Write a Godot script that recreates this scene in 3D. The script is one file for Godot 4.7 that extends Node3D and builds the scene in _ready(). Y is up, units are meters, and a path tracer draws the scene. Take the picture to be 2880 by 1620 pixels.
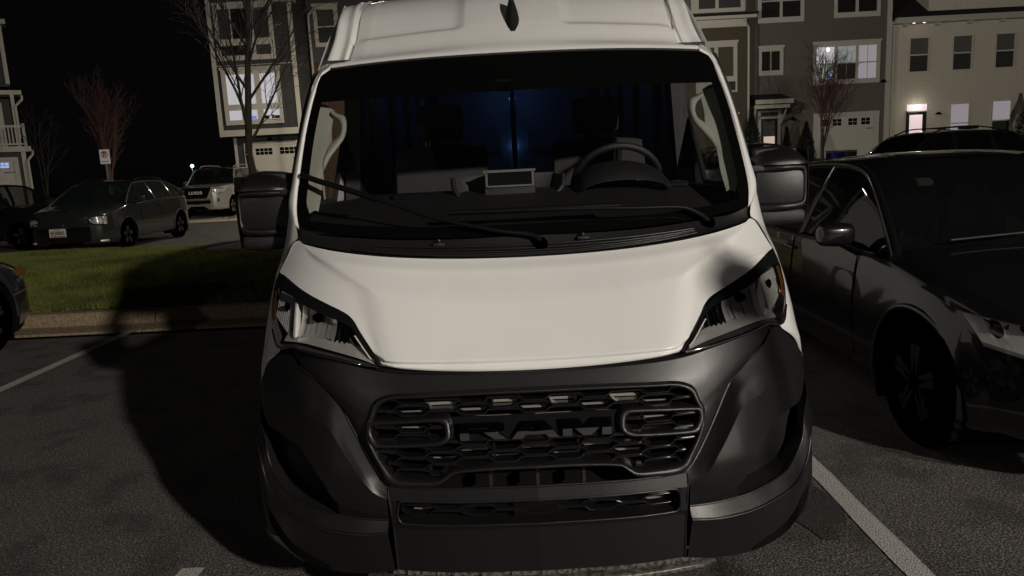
extends Node3D

var M := {}
var taken := {}
var rng := RandomNumberGenerator.new()

# ------------------------------------------------------------------ mesh builder
class MB:
	var v := PackedVector3Array()
	var n := PackedVector3Array()
	var c := PackedColorArray()
	func tri(a: Vector3, b: Vector3, d: Vector3):
		var m := (b - a).cross(d - a).normalized()
		v.append_array(PackedVector3Array([a, d, b]))
		n.append_array(PackedVector3Array([m, m, m]))
	func quad(a: Vector3, b: Vector3, d: Vector3, e: Vector3):
		tri(a, b, d)
		tri(a, d, e)
	func grid(rows: Array, hint := Vector3.ZERO, mask := []):
		var h := rows.size()
		var w: int = rows[0].size()
		var nn := []
		var sum := Vector3.ZERO
		for i in h:
			var r := PackedVector3Array()
			for j in w:
				var du: Vector3 = rows[i][mini(j + 1, w - 1)] - rows[i][maxi(j - 1, 0)]
				var dv: Vector3 = rows[mini(i + 1, h - 1)][j] - rows[maxi(i - 1, 0)][j]
				var m := du.cross(dv)
				if m.length() < 1e-12:
					m = Vector3.UP * 1e-9
				sum += m
				r.append(m.normalized())
			nn.append(r)
		var f := 1.0
		if hint != Vector3.ZERO and sum.dot(hint) < 0.0:
			f = -1.0
		for i in h - 1:
			for j in w - 1:
				if mask.size() > 0 and (mask[i][j] or mask[i][j + 1] or mask[i + 1][j] or mask[i + 1][j + 1]):
					continue
				var q := [rows[i][j], rows[i][j + 1], rows[i + 1][j + 1], rows[i + 1][j]]
				var k := [nn[i][j] * f, nn[i][j + 1] * f, nn[i + 1][j + 1] * f, nn[i + 1][j] * f]
				var o := [0, 2, 1, 0, 3, 2] if f > 0.0 else [0, 1, 2, 0, 2, 3]
				for a in o:
					v.append(q[a])
					n.append(k[a])
	func box(at: Vector3, s: Vector3, b := Basis.IDENTITY):
		var x := b.x * s.x * 0.5
		var y := b.y * s.y * 0.5
		var z := b.z * s.z * 0.5
		quad(at - x - y + z, at + x - y + z, at + x + y + z, at - x + y + z)
		quad(at + x - y - z, at - x - y - z, at - x + y - z, at + x + y - z)
		quad(at + x - y + z, at + x - y - z, at + x + y - z, at + x + y + z)
		quad(at - x - y - z, at - x - y + z, at - x + y + z, at - x + y - z)
		quad(at - x + y + z, at + x + y + z, at + x + y - z, at - x + y - z)
		quad(at - x - y - z, at + x - y - z, at + x - y + z, at - x - y + z)
	func rbox(at: Vector3, s: Vector3, r: float, b := Basis.IDENTITY, k := 6):
		var core := (s * 0.5 - Vector3(r, r, r)).max(Vector3.ZERO)
		for f in 6:
			var ax := f >> 1
			var sg := 1.0 if (f & 1) == 0 else -1.0
			var rows := []
			for i in k + 1:
				var row := PackedVector3Array()
				for j in k + 1:
					var p := Vector3.ZERO
					var e1 := tan((float(i) / k * 2.0 - 1.0) * PI / 4)
					var e2 := tan((float(j) / k * 2.0 - 1.0) * PI / 4)
					p[ax] = sg
					p[(ax + 1) % 3] = e1
					p[(ax + 2) % 3] = e2
					var d := p.normalized()
					var q := Vector3(clampf(p.x * s.x * 0.5, -core.x, core.x), clampf(p.y * s.y * 0.5, -core.y, core.y), clampf(p.z * s.z * 0.5, -core.z, core.z))
					if i == 0 or i == k:
						q[(ax + 1) % 3] = core[(ax + 1) % 3] * signf(e1)
					if j == 0 or j == k:
						q[(ax + 2) % 3] = core[(ax + 2) % 3] * signf(e2)
					row.append(at + b * (q + d * r))
				rows.append(row)
			var hv := Vector3.ZERO
			hv[ax] = sg
			grid(rows, b * hv)
	func tube(p: Array, r, seg := 8, cap := true):
		var rows := []
		var m := p.size()
		var up := Vector3.UP
		var d0: Vector3 = (p[1] - p[0]).normalized()
		if absf(d0.dot(up)) > 0.9:
			up = Vector3.RIGHT
		for i in m:
			var d: Vector3 = (p[mini(i + 1, m - 1)] - p[maxi(i - 1, 0)]).normalized()
			var a := d.cross(up).normalized()
			var bb := a.cross(d).normalized()
			up = bb
			var rr: float = r[i] if r is Array else r
			var row := PackedVector3Array()
			for k in seg + 1:
				var t := TAU * k / seg
				row.append(p[i] + (a * cos(t) + bb * sin(t)) * rr)
			rows.append(row)
		ring_rows(rows, p)
		if cap:
			for e in [0, m - 1]:
				for k in seg:
					if e == 0:
						tri(p[0], rows[0][k], rows[0][k + 1])
					else:
						tri(p[m - 1], rows[m - 1][k + 1], rows[m - 1][k])
	func ring_rows(rows: Array, mid: Array):
		for i in rows.size() - 1:
			for k in rows[i].size() - 1:
				var q := [rows[i][k], rows[i][k + 1], rows[i + 1][k + 1], rows[i + 1][k]]
				var ce := [mid[i], mid[i], mid[i + 1], mid[i + 1]]
				for a in [0, 1, 2, 0, 2, 3]:
					v.append(q[a])
					n.append((q[a] - ce[a]).normalized())
	func lathe(prof: Array, xf: Transform3D, seg := 24):
		# prof: Vector2(radius, along); axis = xf.basis.y
		var rows := []
		for q in prof:
			var row := PackedVector3Array()
			for k in seg + 1:
				var t := TAU * k / seg
				row.append(xf * Vector3(cos(t) * q.x, q.y, sin(t) * q.x))
			rows.append(row)
		for i in rows.size() - 1:
			var dr: Vector2 = prof[i + 1] - prof[i]
			var nr := Vector2(dr.y, -dr.x).normalized()
			for k in seg:
				var q := [rows[i][k], rows[i][k + 1], rows[i + 1][k + 1], rows[i + 1][k]]
				var ts := [k, k + 1, k + 1, k]
				for a in [0, 2, 1, 0, 3, 2]:
					var t: float = TAU * ts[a] / seg
					v.append(q[a])
					n.append((xf.basis * Vector3(cos(t) * nr.x, nr.y, sin(t) * nr.x)).normalized())
	func prism(poly: PackedVector2Array, xf: Transform3D, depth: float, bev := 0.0):
		# front face at local z = 0 looking +z, extruded to -depth
		var P := poly
		if Geometry2D.is_polygon_clockwise(P):
			P = P.duplicate()
			P.reverse()
		var front := P
		if bev > 0.0:
			var o := Geometry2D.offset_polygon(P, -bev, Geometry2D.JOIN_MITER)
			if o.size() == 1 and o[0].size() == P.size():
				front = o[0]
				# align start
				var best := 0
				var bd := 1e9
				for i in front.size():
					var dd := front[i].distance_to(P[0])
					if dd < bd:
						bd = dd
						best = i
				var al := PackedVector2Array()
				var cw := Geometry2D.is_polygon_clockwise(front)
				for i in front.size():
					al.append(front[(best + (i if not cw else -i) + front.size()) % front.size()])
				front = al
			else:
				bev = 0.0
		var idx := Geometry2D.triangulate_polygon(front)
		for i in range(0, idx.size(), 3):
			var a := front[idx[i]]
			var b := front[idx[i + 1]]
			var d := front[idx[i + 2]]
			if (b - a).cross(d - a) < 0.0:
				var sw := b
				b = d
				d = sw
			tri(xf * Vector3(a.x, a.y, 0), xf * Vector3(b.x, b.y, 0), xf * Vector3(d.x, d.y, 0))
		var m := P.size()
		for i in m:
			var a := P[i]
			var b := P[(i + 1) % m]
			if bev > 0.0:
				var fa := front[i]
				var fb := front[(i + 1) % m]
				quad(xf * Vector3(a.x, a.y, -bev), xf * Vector3(b.x, b.y, -bev), xf * Vector3(fb.x, fb.y, 0), xf * Vector3(fa.x, fa.y, 0))
			quad(xf * Vector3(a.x, a.y, -depth), xf * Vector3(b.x, b.y, -depth), xf * Vector3(b.x, b.y, -bev), xf * Vector3(a.x, a.y, -bev))
	func mesh() -> ArrayMesh:
		var arr := []
		arr.resize(Mesh.ARRAY_MAX)
		arr[Mesh.ARRAY_VERTEX] = v
		arr[Mesh.ARRAY_NORMAL] = n
		if c.size() == v.size() and c.size() > 0:
			arr[Mesh.ARRAY_COLOR] = c
		var am := ArrayMesh.new()
		am.add_surface_from_arrays(Mesh.PRIMITIVE_TRIANGLES, arr)
		return am

# ------------------------------------------------------------------ naming
func numbered(called: String) -> String:
	var k: int = taken.get(called, 0)
	taken[called] = k + 1
	return called if k == 0 else "%s_%03d" % [called, k]

func thing(called: String, label: String, category: String, at := Vector3.ZERO, turn := 0.0, group := "") -> Node3D:
	var o := Node3D.new()
	o.name = numbered(called)
	add_child(o)
	o.position = at
	o.rotation.y = turn
	o.set_meta("label", label)
	o.set_meta("category", category)
	if group != "":
		o.set_meta("group", group)
	return o

func part(called: String, mb, m: Material, parent: Node, label := "") -> MeshInstance3D:
	var o := MeshInstance3D.new()
	o.name = called
	o.mesh = mb.mesh() if mb is MB else mb
	o.material_override = m
	parent.add_child(o, true)
	if label != "":
		o.set_meta("label", label)
	return o

func struct(called: String, mb, m: Material, label: String) -> MeshInstance3D:
	var o := part(numbered(called), mb, m, self, label)
	o.set_meta("kind", "structure")
	return o

# ------------------------------------------------------------------ materials (colours are linear)
func mat(r: float, g: float, b: float, rough := 0.6, metal := 0.0, spec := 0.5) -> StandardMaterial3D:
	var m := StandardMaterial3D.new()
	m.albedo_color = Color(r, g, b).linear_to_srgb()
	m.roughness = rough
	m.metallic = metal
	m.metallic_specular = spec
	m.cull_mode = BaseMaterial3D.CULL_DISABLED
	return m

func glass(r: float, g: float, b: float, alpha: float, rough := 0.02) -> StandardMaterial3D:
	var m := mat(r, g, b, rough)
	m.albedo_color.a = alpha
	m.transparency = BaseMaterial3D.TRANSPARENCY_ALPHA
	return m

func glow(r: float, g: float, b: float, e: float) -> StandardMaterial3D:
	var m := mat(r, g, b, 0.7)
	m.emission_enabled = true
	m.emission = Color(r, g, b).linear_to_srgb()
	m.emission_energy_multiplier = e
	return m

func noise_img(size: int, freq: float, seed_: int, type := FastNoiseLite.TYPE_SIMPLEX, oct := 3) -> Image:
	var f := FastNoiseLite.new()
	f.seed = seed_
	f.noise_type = type
	f.frequency = freq
	f.fractal_octaves = oct
	return f.get_seamless_image(size, size)

func ramp_tex(img: Image, cols: Array, stops: Array) -> ImageTexture:
	var w := img.get_width()
	var src := img.get_data()
	var lut := []
	for i in 256:
		var t := i / 255.0
		var k := 0
		while k < stops.size() - 2 and t > stops[k + 1]:
			k += 1
		var u: float = clampf((t - stops[k]) / maxf(stops[k + 1] - stops[k], 1e-5), 0, 1)
		var col: Color = cols[k].lerp(cols[k + 1], u).linear_to_srgb()
		lut.append([int(clampf(col.r, 0, 1) * 255), int(clampf(col.g, 0, 1) * 255), int(clampf(col.b, 0, 1) * 255)])
	var out := PackedByteArray()
	out.resize(w * w * 3)
	var st := src.size() / (w * w)
	for i in w * w:
		var q: Array = lut[src[i * st]]
		out[i * 3] = q[0]
		out[i * 3 + 1] = q[1]
		out[i * 3 + 2] = q[2]
	var im := Image.create_from_data(w, w, false, Image.FORMAT_RGB8, out)
	im.generate_mipmaps()
	return ImageTexture.create_from_image(im)

func nrm_tex(img: Image, strength: float) -> ImageTexture:
	var im: Image = img.duplicate()
	im.convert(Image.FORMAT_RGBA8)
	im.bump_map_to_normal_map(strength)
	return ImageTexture.create_from_image(im)

func world_tex(m: StandardMaterial3D, metres: float, tex: Texture2D = null, nrm: Texture2D = null, ns := 1.0):
	m.uv1_triplanar = true
	m.uv1_world_triplanar = true
	m.uv1_scale = Vector3.ONE / metres
	if tex:
		m.albedo_texture = tex
		m.albedo_color = Color.WHITE
	if nrm:
		m.normal_enabled = true
		m.normal_texture = nrm
		m.normal_scale = ns

func make_materials():
	var fine := noise_img(512, 0.25, 3, FastNoiseLite.TYPE_SIMPLEX, 2)
	var fn := nrm_tex(fine, 3.0)
	var soft := noise_img(512, 0.012, 8, FastNoiseLite.TYPE_SIMPLEX, 5)
	M.white = mat(0.74, 0.74, 0.72, 0.28)
	M.white.clearcoat_enabled = true
	M.white.clearcoat = 0.8
	M.white.clearcoat_roughness = 0.03
	world_tex(M.white, 2.3, ramp_tex(soft, [Color(0.70, 0.70, 0.68), Color(0.75, 0.75, 0.73), Color(0.76, 0.76, 0.745)], [0.0, 0.35, 1.0]))
	M.plastic = mat(0.0075, 0.0075, 0.0078, 0.38)
	world_tex(M.plastic, 0.35, null, fn, 0.22)
	M.plastic2 = mat(0.008, 0.008, 0.0085, 0.5)
	world_tex(M.plastic2, 0.35, null, fn, 0.5)
	M.gloss = mat(0.008, 0.008, 0.009, 0.12)
	M.black = mat(0.006, 0.006, 0.006, 0.9, 0.0, 0.1)
	M.rubber = mat(0.012, 0.012, 0.012, 0.75)
	M.chrome = mat(0.62, 0.62, 0.63, 0.06, 1.0)
	M.darkchrome = mat(0.22, 0.22, 0.23, 0.07, 1.0)
	M.alu = mat(0.55, 0.53, 0.48, 0.35, 0.7)
	M.steel = mat(0.16, 0.155, 0.145, 0.5, 0.6)
	world_tex(M.steel, 0.4, ramp_tex(noise_img(512, 0.03, 21, FastNoiseLite.TYPE_SIMPLEX, 5), [Color(0.05, 0.045, 0.04), Color(0.15, 0.14, 0.125), Color(0.24, 0.23, 0.21)], [0.2, 0.5, 0.85]))
	M.frit = mat(0.002, 0.002, 0.002, 0.6, 0.0, .1)
	M.wglass = glass(0.006, 0.009, 0.008, 0.06)
	M.lens = glass(0.02, 0.02, 0.02, 0.03)
	M.amber = mat(0.20, 0.06, 0.008, 0.15)
	M.bezel = mat(0.010, 0.010, 0.012, 0.2)
	M.dash = mat(0.009, 0.009, 0.0095, 0.5)
	world_tex(M.dash, 0.25, null, fn, 0.6)
	M.trim = mat(0.23, 0.24, 0.20, 0.6)
	M.trimgrey = mat(0.10, 0.10, 0.10, 0.6)
	M.seat = mat(0.028, 0.028, 0.030, 0.9)
	world_tex(M.seat, 0.12, null, fn, 0.8)
	M.cargo = mat(0.30, 0.31, 0.32, 0.5)
	M.redlens = mat(0.25, 0.01, 0.01, 0.15)

# ------------------------------------------------------------------ curves
func cri(p: Array, sub: int, smooth := true) -> Array:
	var out := []
	var m := p.size()
	for i in m - 1:
		var a = p[i]
		var b = p[i + 1]
		var z = p[maxi(i - 1, 0)]
		var d = p[mini(i + 2, m - 1)]
		var lab := maxf(a.distance_to(b), 1e-6)
		var lza := maxf(z.distance_to(a), 1e-6) if i > 0 else lab
		var lbd := maxf(b.distance_to(d), 1e-6) if i < m - 2 else lab
		var ma = (b - z) / (lab + lza) if i > 0 else (b - a) / lab
		var mb = (d - a) / (lab + lbd) if i < m - 2 else (b - a) / lab
		for k in sub:
			var t := float(k) / sub
			if smooth:
				var t2 := t * t
				var t3 := t2 * t
				out.append(a * (2 * t3 - 3 * t2 + 1) + ma * lab * (t3 - 2 * t2 + t) + b * (3 * t2 - 2 * t3) + mb * lab * (t3 - t2))
			else:
				out.append(a.lerp(b, t))
	out.append(p[m - 1])
	return out

func curve(xs: Array, ys: Array, x: float) -> float:
	var m := xs.size()
	if x <= xs[0]:
		return ys[0]
	if x >= xs[m - 1]:
		return ys[m - 1]
	var i := 0
	while x > xs[i + 1]:
		i += 1
	var h: float = xs[i + 1] - xs[i]
	var t: float = (x - xs[i]) / h
	var s: float = (ys[i + 1] - ys[i]) / h
	var s0: float = (ys[i] - ys[i - 1]) / (xs[i] - xs[i - 1]) if i > 0 else s
	var s1: float = (ys[i + 2] - ys[i + 1]) / (xs[i + 2] - xs[i + 1]) if i < m - 2 else s
	var m0 := 0.0 if s0 * s <= 0 and i > 0 else (s0 + s) * 0.5
	var m1 := 0.0 if s1 * s <= 0 and i < m - 2 else (s1 + s) * 0.5
	if absf(m0) > 3 * absf(s): m0 = 3 * s
	if absf(m1) > 3 * absf(s): m1 = 3 * s
	var t2 := t * t
	var t3 := t2 * t
	return ys[i] * (2 * t3 - 3 * t2 + 1) + m0 * h * (t3 - 2 * t2 + t) + ys[i + 1] * (3 * t2 - 2 * t3) + m1 * h * (t3 - t2)

func v3(a: Array, off := 0.0) -> Array:
	# [[x, y, (offset)], ...] to Vector3
	var o := []
	for q in a:
		o.append(Vector3(q[0], q[1], (q[2] if q.size() > 2 else 0.0) + off))
	return o

func on(F: Callable, p: Vector3, s := 1.0) -> Vector3:
	return Vector3(p.x * s, p.y, F.call(absf(p.x), p.y) + p.z)

# rails are lists of (x, y, offset) of one length, laid on the surface z = F(x, y); built for both sides or for one (s = 1, -1)
func patch(mb: MB, F: Callable, rails: Array, sub := 5, cross := 4, smooth := true, csmooth := false, sides := [1.0, -1.0], hint := Vector3(0, 0.3, 1)):
	var rr := []
	for r in rails:
		rr.append(cri(r, sub, smooth))
	for s in sides:
		var rows := []
		var cols := []
		for j in rr[0].size():
			var col := []
			for r in rr:
				col.append(r[j])
			cols.append(cri(col, cross, csmooth))
		for i in cols[0].size():
			var row := PackedVector3Array()
			for j in cols.size():
				row.append(on(F, cols[j][i], s))
			rows.append(row)
		mb.grid(rows, Vector3(hint.x * s, hint.y, hint.z))

# ------------------------------------------------------------------ the van (nose at z = 0, facing +z)
func Fh(x: float, y: float) -> float:
	var q := x * x
	return 0.8494 - 1.0230 * y + 0.1867 * q - 0.5169 * q * q

func Fw(x: float, y: float) -> float:
	return -0.70 - 0.783 * (y - 1.373) + 0.13 * (1.0 - pow(x / 0.88, 2))

const XL := [0.0, 0.3, 0.46, 0.6, 0.75, 0.88, 0.97, 1.03, 1.06]
const ZL := [0.045, 0.03, 0.0, -0.035, -0.10, -0.19, -0.30, -0.45, -0.6]
const XH := [0.0, 0.3, 0.46, 0.6, 0.75, 0.865, 0.95, 1.0, 1.06]
const ZH := [-0.085, -0.085, -0.092, -0.125, -0.205, -0.325, -0.40, -0.46, -0.6]
func Fb(x: float, y: float) -> float:
	var t := clampf((y - 0.6) / 0.35, 0.0, 1.2)
	return lerpf(curve(XL, ZL, x), curve(XH, ZH, x), t)

func line_at(p: Array, t: float) -> Vector3:
	var u := t * (p.size() - 1)
	var i := mini(int(u), p.size() - 2)
	return p[i].lerp(p[i + 1], u - i)

func van_hood(van: Node3D):
	var mb := MB.new()
	var crease := cri(v3([[.832, 1.285], [.754, 1.243], [.673, 1.206], [.598, 1.172], [.560, 1.150], [.535, 1.117], [.506, 1.04], [.480, .98], [.464, .950], [.455, .928]]), 6)
	var outer := cri(v3([[.856, 1.296], [.884, 1.287], [.906, 1.239], [.924, 1.20], [.929, 1.186]]), 6)
	outer += cri(v3([[.926, 1.183], [.891, 1.177], [.784, 1.137], [.678, 1.102], [.610, 1.077], [.580, 1.055], [.563, 1.034], [.52, .987], [.492, .955], [.474, .930]]), 6)
	var NT := 70
	for s in [1.0, -1.0]:
		var rows := []
		for i in NT + 1:
			var t := float(i) / NT
			var yc := lerpf(1.219, .902, t)
			var k := line_at(crease, t)
			var o := line_at(outer, t)
			if k.x > o.x - 0.012:
				k.x = o.x - 0.012
			var row := PackedVector3Array()
			for j in 37:
				var q: Vector3
				var off := 0.0
				if j <= 24:
					var u := j / 24.0
					q = Vector3(k.x * u, lerpf(yc, k.y, u * u), 0)
				else:
					var u := (j - 24) / 12.0
					q = k.lerp(o, u)
				var dk := q.x - k.x
				off = 0.020 * (1.0 - smoothstep(-0.045, 0.05, dk)) * smoothstep(0.0, 0.12, t)
				# the raised panel rolls over near its upper end and its front lip
				off -= 0.016 * (1.0 - smoothstep(0.10, 0.42, t))
				off -= 0.020 * smoothstep(0.88, 0.94, t)
				off -= 0.012 * smoothstep(0.97, 1.0, t)
				row.append(on(Fh, Vector3(q.x, q.y, off), s))
			rows.append(row)
		mb.grid(rows, Vector3(0, .5, 1))
		# turned-in edge
		var lip := []
		for dz in [0.0, -0.012, -0.035]:
			var row := PackedVector3Array()
			for i in NT + 1:
				var p: Vector3 = rows[i][36]
				row.append(p + Vector3(-absf(dz) * 0.25 * s, 0, dz))
			lip.append(row)
		mb.grid(lip, Vector3(s, 0, 0.2))
		var fl := []
		for dz in [0.0, -0.010, -0.03]:
			var row := PackedVector3Array()
			for j in 37:
				var p: Vector3 = rows[NT][j]
				row.append(p + Vector3(0, -absf(dz) * 0.35, dz))
			fl.append(row)
		mb.grid(fl, Vector3(0, -1, 0.3))
	part("hood", mb, M.white, van)

func van_cowl(van: Node3D):
	var mb := MB.new()
	var rear := v3([[0, 1.219, .0], [.2, 1.222, .0], [.43, 1.232, .0], [.54, 1.246, .0], [.658, 1.266, .0], [.762, 1.281, .0], [.856, 1.296, .0], [.872, 1.32, .0]], -0.018)
	var gl := v3([[0, 1.287, .0], [.2, 1.284, .0], [.40, 1.286, .0], [.55, 1.294, .0], [.66, 1.303, .0], [.762, 1.312, .0], [.845, 1.335, .0], [.868, 1.352, .0]])
	# lay: front rail on hood surface, rear rail on glass surface
	var a := cri(rear, 6)
	var b := cri(gl, 6)
	for s in [1.0, -1.0]:
		var rows := []
		for i in 9:
			var row := PackedVector3Array()
			for j in a.size():
				var p0 := on(Fh, a[j], s)
				var p1 := on(Fw, b[j], s) + Vector3(0, 0, .004)
				var t := i / 8.0
				var p := p0.lerp(p1, t)
				p.y -= 0.012 * sin(t * PI)
				row.append(p)
			rows.append(row)
		mb.grid(rows, Vector3(0, 1, .5))
	var cowl := part("cowl", mb, M.plastic2, van)
	# raised ribs of the cowl panel
	for k in 5:
		var rb := MB.new()
		var t := 0.14 + k * 0.13
		var p := []
		for j in 33:
			var x := -0.62 + 1.24 * j / 32.0
			if k < 3 or absf(x) < 0.5 + 0.05 * k:
				var ax := absf(x)
				var yr := 1.219 + 0.090 * pow(ax / 0.856, 2)
				var yg := 1.287 + 0.02 * pow(ax / 0.8, 3)
				var p0 := Vector3(x, yr, Fh(ax, yr) - 0.018)
				var p1 := Vector3(x, yg, Fw(ax, yg) + .004)
				var q := p0.lerp(p1, t)
				q.y -= 0.012 * sin(t * PI)
				p.append(q + Vector3(0, .003, .002))
		rb.tube(p, 0.0045, 6)
		part("rib", rb, M.plastic, cowl)
	for x in [-.31, .21]:
		var nz := MB.new()
		var yb := 1.262
		var zb := Fw(absf(x), 1.287) + .03
		nz.rbox(Vector3(x, yb + .008, zb), Vector3(.045, .016, .03), .007)
		nz.rbox(Vector3(x, yb + .02, zb), Vector3(.014, .018, .014), .006)
		part("washer_nozzle", nz, M.plastic2, cowl)

const WSY := [1.338, 1.40, 1.50, 1.655, 1.78, 1.88, 1.935, 1.963, 1.978, 1.986]
const WSX := [.862, .880, .886, .884, .874, .860, .850, .838, .822, .80]
func ws_side(t: float) -> Vector3:
	var y := lerpf(1.338, 1.986, t)
	return Vector3(curve(WSY, WSX, y), y, 0)

func van_windshield(van: Node3D):
	var mk := func(off: float, inset0: float, y0: float, y1: float, inset1 := -1.0) -> Array:
		# rows over the glass between two heights at the centre line, from x = 0 to the edge
		var out := []
		for s in [1.0, -1.0]:
			var rows := []
			for i in 41:
				var t := lerpf(y0, y1, i / 40.0)
				var e := ws_side(t)
				var yc := lerpf(1.287, 2.0, t)
				var row := PackedVector3Array()
				for j in 25:
					var u := j / 24.0
					if inset1 >= 0.0:
						u = lerpf(1.0 - inset1, 1.0 - inset0, u)
					var q := Vector3(e.x * u, lerpf(yc, e.y, pow(u, 3.0)), off)
					row.append(on(Fw, q, s))
				rows.append(row)
			out.append(rows)
		return out
	var g := MB.new()
	for rows in mk.call(0.0, 0.0, 0.0, 1.0):
		g.grid(rows, Vector3(0, .5, 1))
	var ws := part("windshield", g, M.wglass, van)
	var f := MB.new()
	for rows in mk.call(-0.005, 0.0, 0.775, 1.0):
		f.grid(rows, Vector3(0, .5, 1))
	for rows in mk.call(-0.005, 0.0, 0.03, 0.775, 0.045):
		f.grid(rows, Vector3(0, .5, 1))
	for rows in mk.call(-0.005, 0.0, 0.0, 0.055):
		f.grid(rows, Vector3(0, .5, 1))
	part("glass_border", f, M.frit, ws)
	# rain sensor housing behind the glass
	var rs := MB.new()
	rs.rbox(Vector3(-.055, 1.865, -.985), Vector3(.07, .05, .03), .012)
	part("rain_sensor", rs, M.gloss, ws)

func wiper(van: Node3D, pts: Array, arm_from: int):
	# pts: (x, y, lift) along blade then arm, on the glass
	var p := []
	for q in pts:
		p.append(Vector3(q[0], q[1], Fw(absf(q[0]), q[1]) + q[2]))
	var b := MB.new()
	var blade := cri(p.slice(0, arm_from), 5)
	var rows := []
	for w in [[-.011, .002], [-.010, .016], [-.003, .024], [.004, .024], [.011, .014], [.011, .002]]:
		var row := PackedVector3Array()
		for q in blade:
			row.append(q + Vector3(w[0] * 0.25, w[0], w[1]))
		rows.append(row)
	b.grid(rows, Vector3(0, 0, 1))
	var wp := part("wiper", b, M.rubberdark, van)
	var a := MB.new()
	var ap := cri(p.slice(arm_from), 6)
	var rad := []
	for i in ap.size():
		rad.append(lerpf(0.0045, 0.013, pow(float(i) / ap.size(), 1.5)))
	a.tube(ap, rad, 8)
	part("wiper_arm", a, M.rubberdark, wp)
	var k := MB.new()
	var e: Vector3 = p[p.size() - 1]
	k.lathe([Vector2(0, .012), Vector2(.018, .010), Vector2(.022, 0), Vector2(.022, -.03)], Transform3D(Basis(Vector3.RIGHT, 0.7), e), 14)
	part("pivot_cap", k, M.plastic2, wp)

func van_fenders(van: Node3D):
	for s in [1.0, -1.0]:
		var mb := MB.new()
		var R := [
			[[.872, 1.345, -.665], [.895, 1.372, -.70], [.925, 1.385, -.76], [.955, 1.39, -.90], [.972, 1.39, -1.25]],
			[[.862, 1.305, -.635], [.905, 1.30, -.68], [.944, 1.29, -.75], [.972, 1.28, -.90], [.985, 1.28, -1.25]],
			[[.888, 1.283, -.640], [.925, 1.255, -.675], [.955, 1.245, -.74], [.980, 1.24, -.88], [.990, 1.24, -1.25]],
			[[.930, 1.188, -.592], [.950, 1.185, -.63], [.968, 1.18, -.70], [.988, 1.18, -.85], [.996, 1.18, -1.25]],
			[[.948, 1.131, -.566], [.962, 1.128, -.60], [.976, 1.12, -.67], [.992, 1.12, -.82], [1.0, 1.12, -1.25]],
			[[.942, 1.084, -.510], [.962, 1.08, -.55], [.980, 1.07, -.63], [.997, 1.06, -.80], [1.003, 1.06, -1.25]],
			[[.926, 1.042, -.446], [.956, 1.03, -.49], [.982, 1.02, -.57], [1.0, 1.01, -.74], [1.006, 1.0, -1.25]],
			[[.896, .998, -.372], [.944, .98, -.43], [.982, .965, -.52], [1.002, .95, -.68], [1.008, .94, -1.25]],
			[[.868, .950, -.335], [.940, .915, -.405], [.984, .905, -.48], [1.004, .90, -.62], [1.010, .90, -1.25]],
			[[.936, .888, -.372], [.955, .875, -.40], [.988, .87, -.46], [1.006, .87, -.58], [1.012, .875, -1.25]],
			[[.968, .802, -.378], [.978, .80, -.41], [.994, .80, -.45], [1.010, .80, -.50], [1.014, .84, -1.25]]]
		var rows := []
		var cols := []
		for i in R.size():
			var r := []
			for q in R[i]:
				r.append(Vector3(q[0] * s, q[1], q[2]))
			cols.append(cri(r, 6))
		for j in cols[0].size():
			var c := []
			for i in cols.size():
				c.append(cols[i][j])
			rows.append(PackedVector3Array(cri(c, 4)))
		mb.grid(rows, Vector3(s, .2, .5))
		part("fender", mb, M.white, van)
		# A-pillar
		var ap := MB.new()
		var inn := []
		for i in 25:
			var e := ws_side(i / 24.0)
			inn.append(on(Fw, Vector3(e.x, e.y, .003)))
		var outp := cri(v3([[.925, 1.385, -.76], [.928, 1.44, -.785], [.922, 1.50, -.825], [.916, 1.612, -.91], [.902, 1.775, -1.03], [.884, 1.90, -1.125], [.872, 1.95, -1.165], [.855, 1.985, -1.195], [.815, 2.012, -1.21]]), 3)
		var sd := cri(v3([[.955, 1.40, -.90], [.955, 1.45, -.93], [.952, 1.52, -.97], [.945, 1.63, -1.04], [.932, 1.79, -1.15], [.917, 1.92, -1.25], [.905, 1.975, -1.30], [.89, 2.01, -1.33], [.85, 2.05, -1.34]]), 3)
		var pr := []
		for i in 25:
			var c := [inn[i], inn[i].lerp(outp[i], .35) + Vector3(.0, .002, .012), outp[i] + Vector3(0, 0, .0), sd[i]]
			var cc := cri(c, 4)
			var row := PackedVector3Array()
			for q in cc:
				row.append(Vector3(q.x * s, q.y, q.z))
			pr.append(row)
		ap.grid(pr, Vector3(s, .3, .6))
		part("a_pillar", ap, M.white, van)

func roof_section(z: float, yc: float, wide: float, drop: float) -> Array:
	# half section from the middle outwards: crown, drip channel, shoulder, side
	var c := wide - .115
	var o := []
	for q in [[0, 0], [.12, .001], [.215, .004], [.235, .005], [.255, .006], [.28, .007], [.36, .010], [.50, .017], [.60, .022], [.625, .0235], [.645, .025], [.67, .026], [c - .025, .033], [c - .012, .036], [c - .006, .050], [c + .010, .052], [c + .018, .040], [c + .05, .050]]:
		o.append(Vector3(q[0], yc - q[1], z))
	return o + [Vector3(wide - .02, yc - drop * .45, z - .01), Vector3(wide, yc - drop, z - .03), Vector3(wide + .018, minf(yc - drop - .02, lerpf(yc - drop, 1.97, .5)), z - .04), Vector3(wide + .032, minf(yc - drop - .04, 1.97), z - .05)]

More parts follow.
